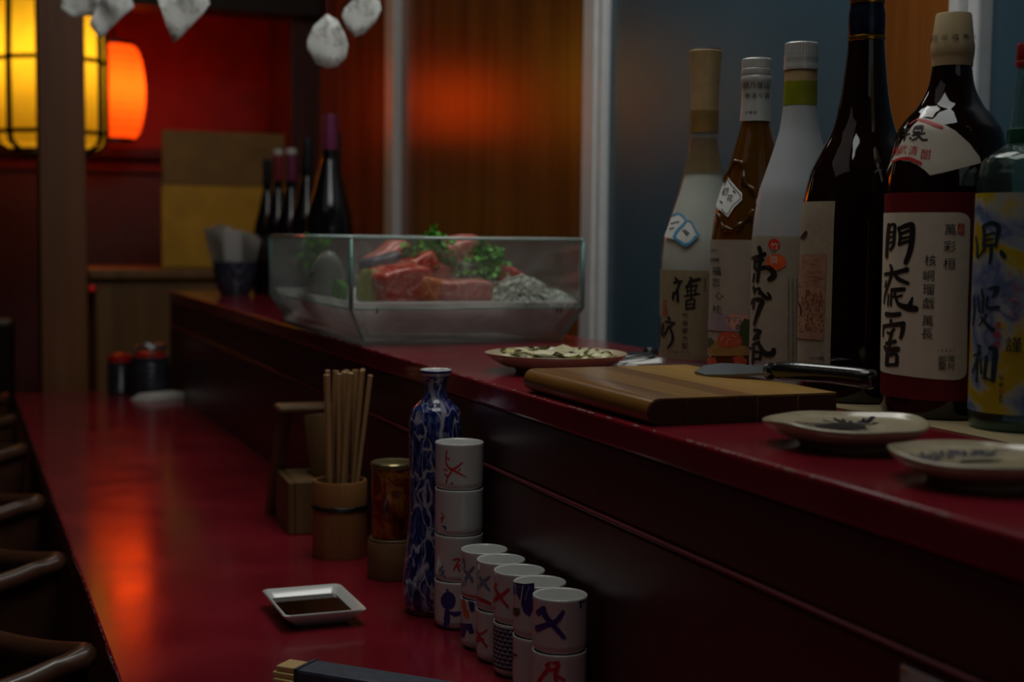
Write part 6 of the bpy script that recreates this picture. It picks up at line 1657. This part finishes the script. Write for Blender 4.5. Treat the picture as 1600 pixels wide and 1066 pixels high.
out = [(0, .0075), (-.020, .0085), (-.050, .016), (-.072, .015), (-.085, .005), (-.080, -.014), (-.060, -.022), (-.035, -.017), (-.012, -.009), (0, -.0065)]
up = [bm.verts.new((x, y, .0045+.0011+(y+.0)*.22+.0030*(1+x/.09))) for x, y in out]; dn = [bm.verts.new((x, y, .0045-.0011+y*.22+.0030*(1+x/.09))) for x, y in out]
bm.faces.new(up); bm.faces.new(dn[::-1])
for k in range(len(out)): j = (k+1) % len(out); bm.faces.new((up[k], dn[k], dn[j], up[j]))
bmesh.ops.recalc_face_normals(bm, faces=bm.faces); link('blade', bm, M['blade'], kn)
bm = bmesh.new(); pts = [(-.004, .0, .0085), (.006, .0, .0092), (.030, .001, .0098), (.060, .002, .0102), (.085, .002, .0098), (.098, .001, .0088), (.102, 0, .0084)]
tube(bm, pts, [.0062, .0085, .0088, .0084, .0090, .0088, .0045], 16)
for v in bm.verts: v.co.z = .0092+(v.co.z-.0092)*.98
link('handle', bm, M['handle'], kn, True)
bm = bmesh.new(); tube(bm, [(-.0075, 0, .0075), (-.0035, 0, .0082)], [.0075, .0078], 16); link('bolster', bm, M['steel'], kn, True, 40)

# napkin and clip beside the food plate
np_ = thing('paper_napkin', 'folded white napkin behind the board next to the plate of slices', 'napkin', (.742, 1.49, ZS), radians(15))
bm = bmesh.new()
for k in range(3): box(bm, -.045+.003*k, .045-.002*k, -.045, .045-.004*k, .0004+.0016*k, .0016+.0016*k, .0004, 1)
link('folded_sheets', bm, M['paper_w'], np_)
tg = thing('tongs', 'small dark-handled steel tongs lying on the folded napkin', 'tongs', (.728, 1.478, ZS+.0056), radians(35))
for s in (1, -1):
    bm = bmesh.new(); tube(bm, [(-.045, .004*s, .003), (0, .010*s, .0045), (.045, .004*s, .004)], [.0022, .003, .003], 8); link('tong_arm', bm, M['steel'], tg, True)
bm = bmesh.new(); tube(bm, [(.040, 0, .0045), (.056, 0, .005)], [.008, .006], 10); link('grip', bm, M['black'], tg, True)

# ------------------------------------------------------------------ far end of the shelf: dark bottles and napkin bowl
wine_prof = dens([(10.5,1.0),(11.5,.985),(11.8,.80),(15,.74),(24,.62),(32,.53),(37,.44),(38.5,.36),(38.5,.02),(36,0)], 5)
M['wine_glass'] = flat('black_bottle_glass', lin(16, 14, 16), .10, coat=.4)
M['caps_pu'] = flat('purple_capsule', lin(112, 44, 78), .32, .2); M['caps_red'] = flat('red_capsule', lin(128, 36, 48), .32, .2); M['caps_blk'] = flat('black_capsule', lin(40, 38, 42), .3, .3)
def wine(label, x, y, h, r, cap, top=None):
    b = thing('dark_bottle', label, 'bottle', (x, y, ZS), 0, None); k = r/.0385
    turned('glass_body', [(rr*k, z*1000*h) for rr, z in wine_prof], M['wine_glass'], b, 40)
    turned('capsule', [(.0118*k, .82*h), (.0128*k, .82*h), (.0126*k, .985*h), (.0118*k, h+.0012), (.0001, h+.0015)], cap, b, 32)
    if top: turned('cap_top', [(.0001, h+.0016), (.0122*k, h+.0018), (.0128*k, h+.012), (.0110*k, h+.0145), (.0001, h+.0148)], top, b, 32)
    return b
wine('tallest dark bottle with long purple capsule behind the glass case', .7066, 2.82, .385, .0490, M['caps_pu'])
wine('dark bottle with black top standing just left of the tallest one', .760, 2.985, .360, .0400, M['caps_blk'])
wine('dark bottle with grey-flecked black capsule, third from right', .7186, 3.068, .352, .0400, M['caps_blk'])
wine('dark bottle with purple capsule and white top', .7182, 3.226, .325, .0380, M['caps_pu'], M['cap_white'])
wine('dark bottle with red capsule and white top', .7104, 3.329, .328, .0350, M['caps_red'], M['cap_white'])
wine('dark bottle at the far left of the row beside the napkin bowl', .7000, 3.401, .322, .0350, M['caps_blk'])
nb = thing('napkin_bowl', 'small dark blue patterned bowl holding upright napkins', 'bowl', (.6114, 3.345, ZS))
t = NT('dark_blue_woven_glaze'); b_ = t.n('ShaderNodeTexBrick'); b_.inputs['Scale'].default_value = 40; b_.inputs['Color1'].default_value = lin(34, 38, 50); b_.inputs['Color2'].default_value = lin(46, 50, 64); b_.inputs['Mortar'].default_value = lin(84, 88, 100)
t.l(t.coords(), b_.inputs['Vector']); t.l(b_.outputs[0], t.b.inputs['Base Color']); t.p(Roughness=.25); M['bowl'] = t.m; M['napkin'] = shell_mat('napkin_paper', (.90, .90, .88, 1), .3)
turned('bowl_wall', dens([(.1,6),(26,7),(38,22),(47,52),(50,80),(52,80.5),(52.5,78),(49,50),(42,22),(34,4),(32,0),(.1,.1)], 4), M['bowl'], nb, 48)
random.seed(5); nk0 = None
for i, (dx, dy, tilt, rz, h) in enumerate([(-.022, .0, -14, 10, .155), (-.014, .012, -9, 25, .150), (-.004, -.008, -3, 4, .140), (.008, .004, 3, -6, .138), (.018, -.004, 7, -12, .136), (.024, .010, 10, 8, .130), (.002, .018, 0, 0, .142)]):
    if nk0 is None:
        bm = bmesh.new(); n_ = 8
        for s in range(3):
            a = [bm.verts.new((-.034+.068*k/n_, .0030*sin(k*.8+s)+.0045*s, 0)) for k in range(n_+1)]; b = [bm.verts.new((-.038+.076*k/n_, .0045*sin(k*.9+s*1.3)+.0045*s, .140+.003*sin(k*1.4+s))) for k in range(n_+1)]
            for k in range(n_): bm.faces.new((a[k], a[k+1], b[k+1], b[k]))
        bmesh.ops.solidify(bm, geom=bm.faces[:], thickness=.001); nk0 = link('upright_napkin', bm, M['napkin'], None, True); o = nk0
    else: o = nk0.copy(); COL.objects.link(o)
    o.scale = (.62, .8, h/.142); o.location = (.6114+dx*.7, 3.345+dy*.8, ZS+.012); o.rotation_euler = (radians(4), radians(tilt), radians(rz))
    tag(o, 'folded white napkin standing in the dark blue bowl', 'napkin', 'napkins in the bowl')

# ------------------------------------------------------------------ far end of the counter
M['jar_dark'] = flat('dark_ribbed_ceramic', lin(44, 48, 56), .22, var=.2, scale=30)
M['red_item'] = flat('red_glaze', lin(170, 30, 26), .3); M['ring_metal'] = M['steel']
def ribjar(label, x, y, r, h, lid):
    j = thing('condiment_jar', label, 'jar', (x*KC, y*KC, ZC)); sized(j); pr = [(.0001, 0), (r*.86, 0)]
    for k in range(25):
        z = .006+(h-.012)*k/24; pr.append((r*(.93+.05*sin(pi*k/24))+.0012*cos(k*pi/2), z))
    pr += [(r*.92, h), (r*.80, h), (r*.80, .01), (.0001, .01)]
    turned('jar_body', pr, M['jar_dark'], j, 40, False, 50); return j
j1 = ribjar('dark ribbed jar with steel ring and red contents at the far end', .396, 3.19, .043, .088, True)
turned('red_contents', [(.0001, .074), (.034, .074), (.036, .088), (.030, .097), (.0001, .1)], M['red_item'], j1, 32)
bm = bmesh.new(); tube(bm, [(.034*cos(a*pi/16), .034*sin(a*pi/16), .110) for a in range(32)], .0042, 8, True)
for k in range(3): a = .5+k*2.1; tube(bm, [(.034*cos(a), .034*sin(a), .110), (.035*cos(a), .035*sin(a), .084)], .003, 6)
link('steel_ring', bm, M['steel'], j1, True)
j2 = ribjar('small dark jar with red lid left of the ribbed jar', .338, 3.255, .0285, .072, True)
turned('red_lid', [(.0001, .0722), (.0268, .0722), (.0268, .084), (.018, .090), (.0001, .092)], M['red_item'], j2, 32)
nf = thing('paper_napkin', 'white napkin lying on the counter beside the ribbed jar', 'napkin', (.4518, 3.4184, ZC), radians(28)); sized(nf)
bm = bmesh.new()
for k in range(4): box(bm, -.060+.004*k, .060-.006*k, -.030, .030-.003*k, .0004+.0035*k, .0032+.0035*k, .001, 1)
link('folded_sheets', bm, M['paper_w'], nf)

# ------------------------------------------------------------------ white paper ornaments hanging overhead
def ornament(label, c, right, outline, seed, wave=.004, hang=0):
    """outline in metres (across, up) about c; the sheet faces the room"""
    o = thing('paper_ornament', label, 'paper ornament', c, -radians(21.4)+right); bm = bmesh.new()
    f = bm.faces.new([bm.verts.new((x, 0, z)) for x, z in outline]); bmesh.ops.triangulate(bm, faces=[f])
    bmesh.ops.subdivide_edges(bm, edges=bm.edges[:], cuts=3, use_grid_fill=True)
    for v in bm.verts: v.co.y += wave*noise.noise(Vector((v.co.x*35+seed, v.co.z*35, seed)))*2; 
    bmesh.ops.solidify(bm, geom=bm.faces[:], thickness=.0006); bmesh.ops.recalc_face_normals(bm, faces=bm.faces)
    link('paper_sheet', bm, M['paper_orn'], o, True)
    bm = bmesh.new(); tx, tz = outline[hang]; tube(bm, [(tx, 0, tz-.002), (tx, 0, 2.5-c[2])], .0006, 5); link('thread', bm, M['thread'], o)
    return o
M['thread'] = flat('dark_purple_thread', lin(70, 40, 54), .6)
t = NT('handmade_paper'); f = t.noise(45, 5, t.coords(), .65, 1.); t.l(t.ramp(f, [(.36, lin(176, 176, 166)), (.48, lin(240, 242, 238)), (.8, lin(246, 248, 246))]), t.b.inputs['Base Color']); t.p(Roughness=.7); M['paper_orn'] = t.m
pm = t.m.node_tree; trn = pm.nodes.new('ShaderNodeBsdfTranslucent'); mxs = pm.nodes.new('ShaderNodeMixShader'); mxs.inputs[0].default_value = .28; pm.links.new(t.b.outputs[0], mxs.inputs[1]); pm.links.new(trn.outputs[0], mxs.inputs[2]); pm.links.new(t.b.inputs['Base Color'].links[0].from_socket, trn.inputs[0]); pm.links.new(mxs.outputs[0], t.out.inputs[0])
ORNAMENTS = [
 ('white drop-shaped paper ornament hanging left of the aluminium pole', (0.5685,2.2787,1.4175), [(-0.0027, 0.0486), (0.0147, 0.0381), (0.0264, 0.0168), (0.0322, -0.0007), (0.0283, -0.022), (0.0147, -0.0356), (-0.0008, -0.0387), (-0.0202, -0.0317), (-0.0338, -0.0084), (-0.0349, 0.0052), (-0.0241, 0.0284)], 0, 0.003),
 ('white rounded paper ornament partly cut off by the top of the frame', (0.6169,2.2636,1.4659), [(-0.0014, 0.0387), (0.0297, 0.031), (0.0343, 0.0077), (0.0258, -0.0117), (0.0064, -0.0311), (-0.0072, -0.0369), (-0.0208, -0.0234), (-0.0293, -0.004), (-0.0246, 0.0096), (-0.013, 0.0201)], 0, 0.003),
 ('white triangular paper ornament pointing down at the upper left', (0.3545,2.3665,1.4670), [(-0.0062, 0.0364), (0.0346, 0.0277), (0.039, 0.0131), (0.0288, -0.0029), (0.0025, -0.0291), (-0.0193, -0.051), (-0.0324, -0.0189), (-0.047, 0.0248)], 0, 0.002),
 ('crumpled grey-white paper ornament in front of the red lantern', (0.2544,2.5692,1.4902), [(-0.0016, 0.0374), (0.0357, 0.0311), (0.0434, 0.0079), (0.0109, -0.0216), (-0.0171, -0.0489), (-0.0326, -0.0247), (-0.0248, 0.0001), (-0.014, 0.0187)], 0, 0.006),
 ('dim grey paper ornament overlapping the wooden post at top left', (0.2275,2.7439,1.5235), [(0.0046, 0.0289), (0.0392, 0.0224), (0.0369, -0.0007), (0.0244, -0.0172), (-0.0053, -0.0198), (-0.0217, -0.0221), (-0.0431, -0.0073), (-0.0349, 0.0158)], 0, 0.006),
]
for i_, (lb_, c_, pts_, h_, w_) in enumerate(ORNAMENTS): ornament(lb_, c_, 0, pts_, i_*3.3, w_, h_)
cq = thing('paper_card', 'small grey card fixed to the counter riser at the bottom right corner', 'card', (.4998, .6389, .8670))
M['card'] = flat('grey_card', lin(206, 202, 196), .5)
bx('card_sheet', (-.0012, -.0002, -.030, .020, -.045, .0035), M['card'], cq, bev=.0003)
bm = bmesh.new(); bmesh.ops.create_uvsphere(bm, u_segments=10, v_segments=6, radius=.0016); bmesh.ops.translate(bm, vec=(-.0014, .0165, .0008), verts=bm.verts); link('orange_pin', bm, flat('orange_pin_head', lin(190, 110, 50), .3), cq, True)
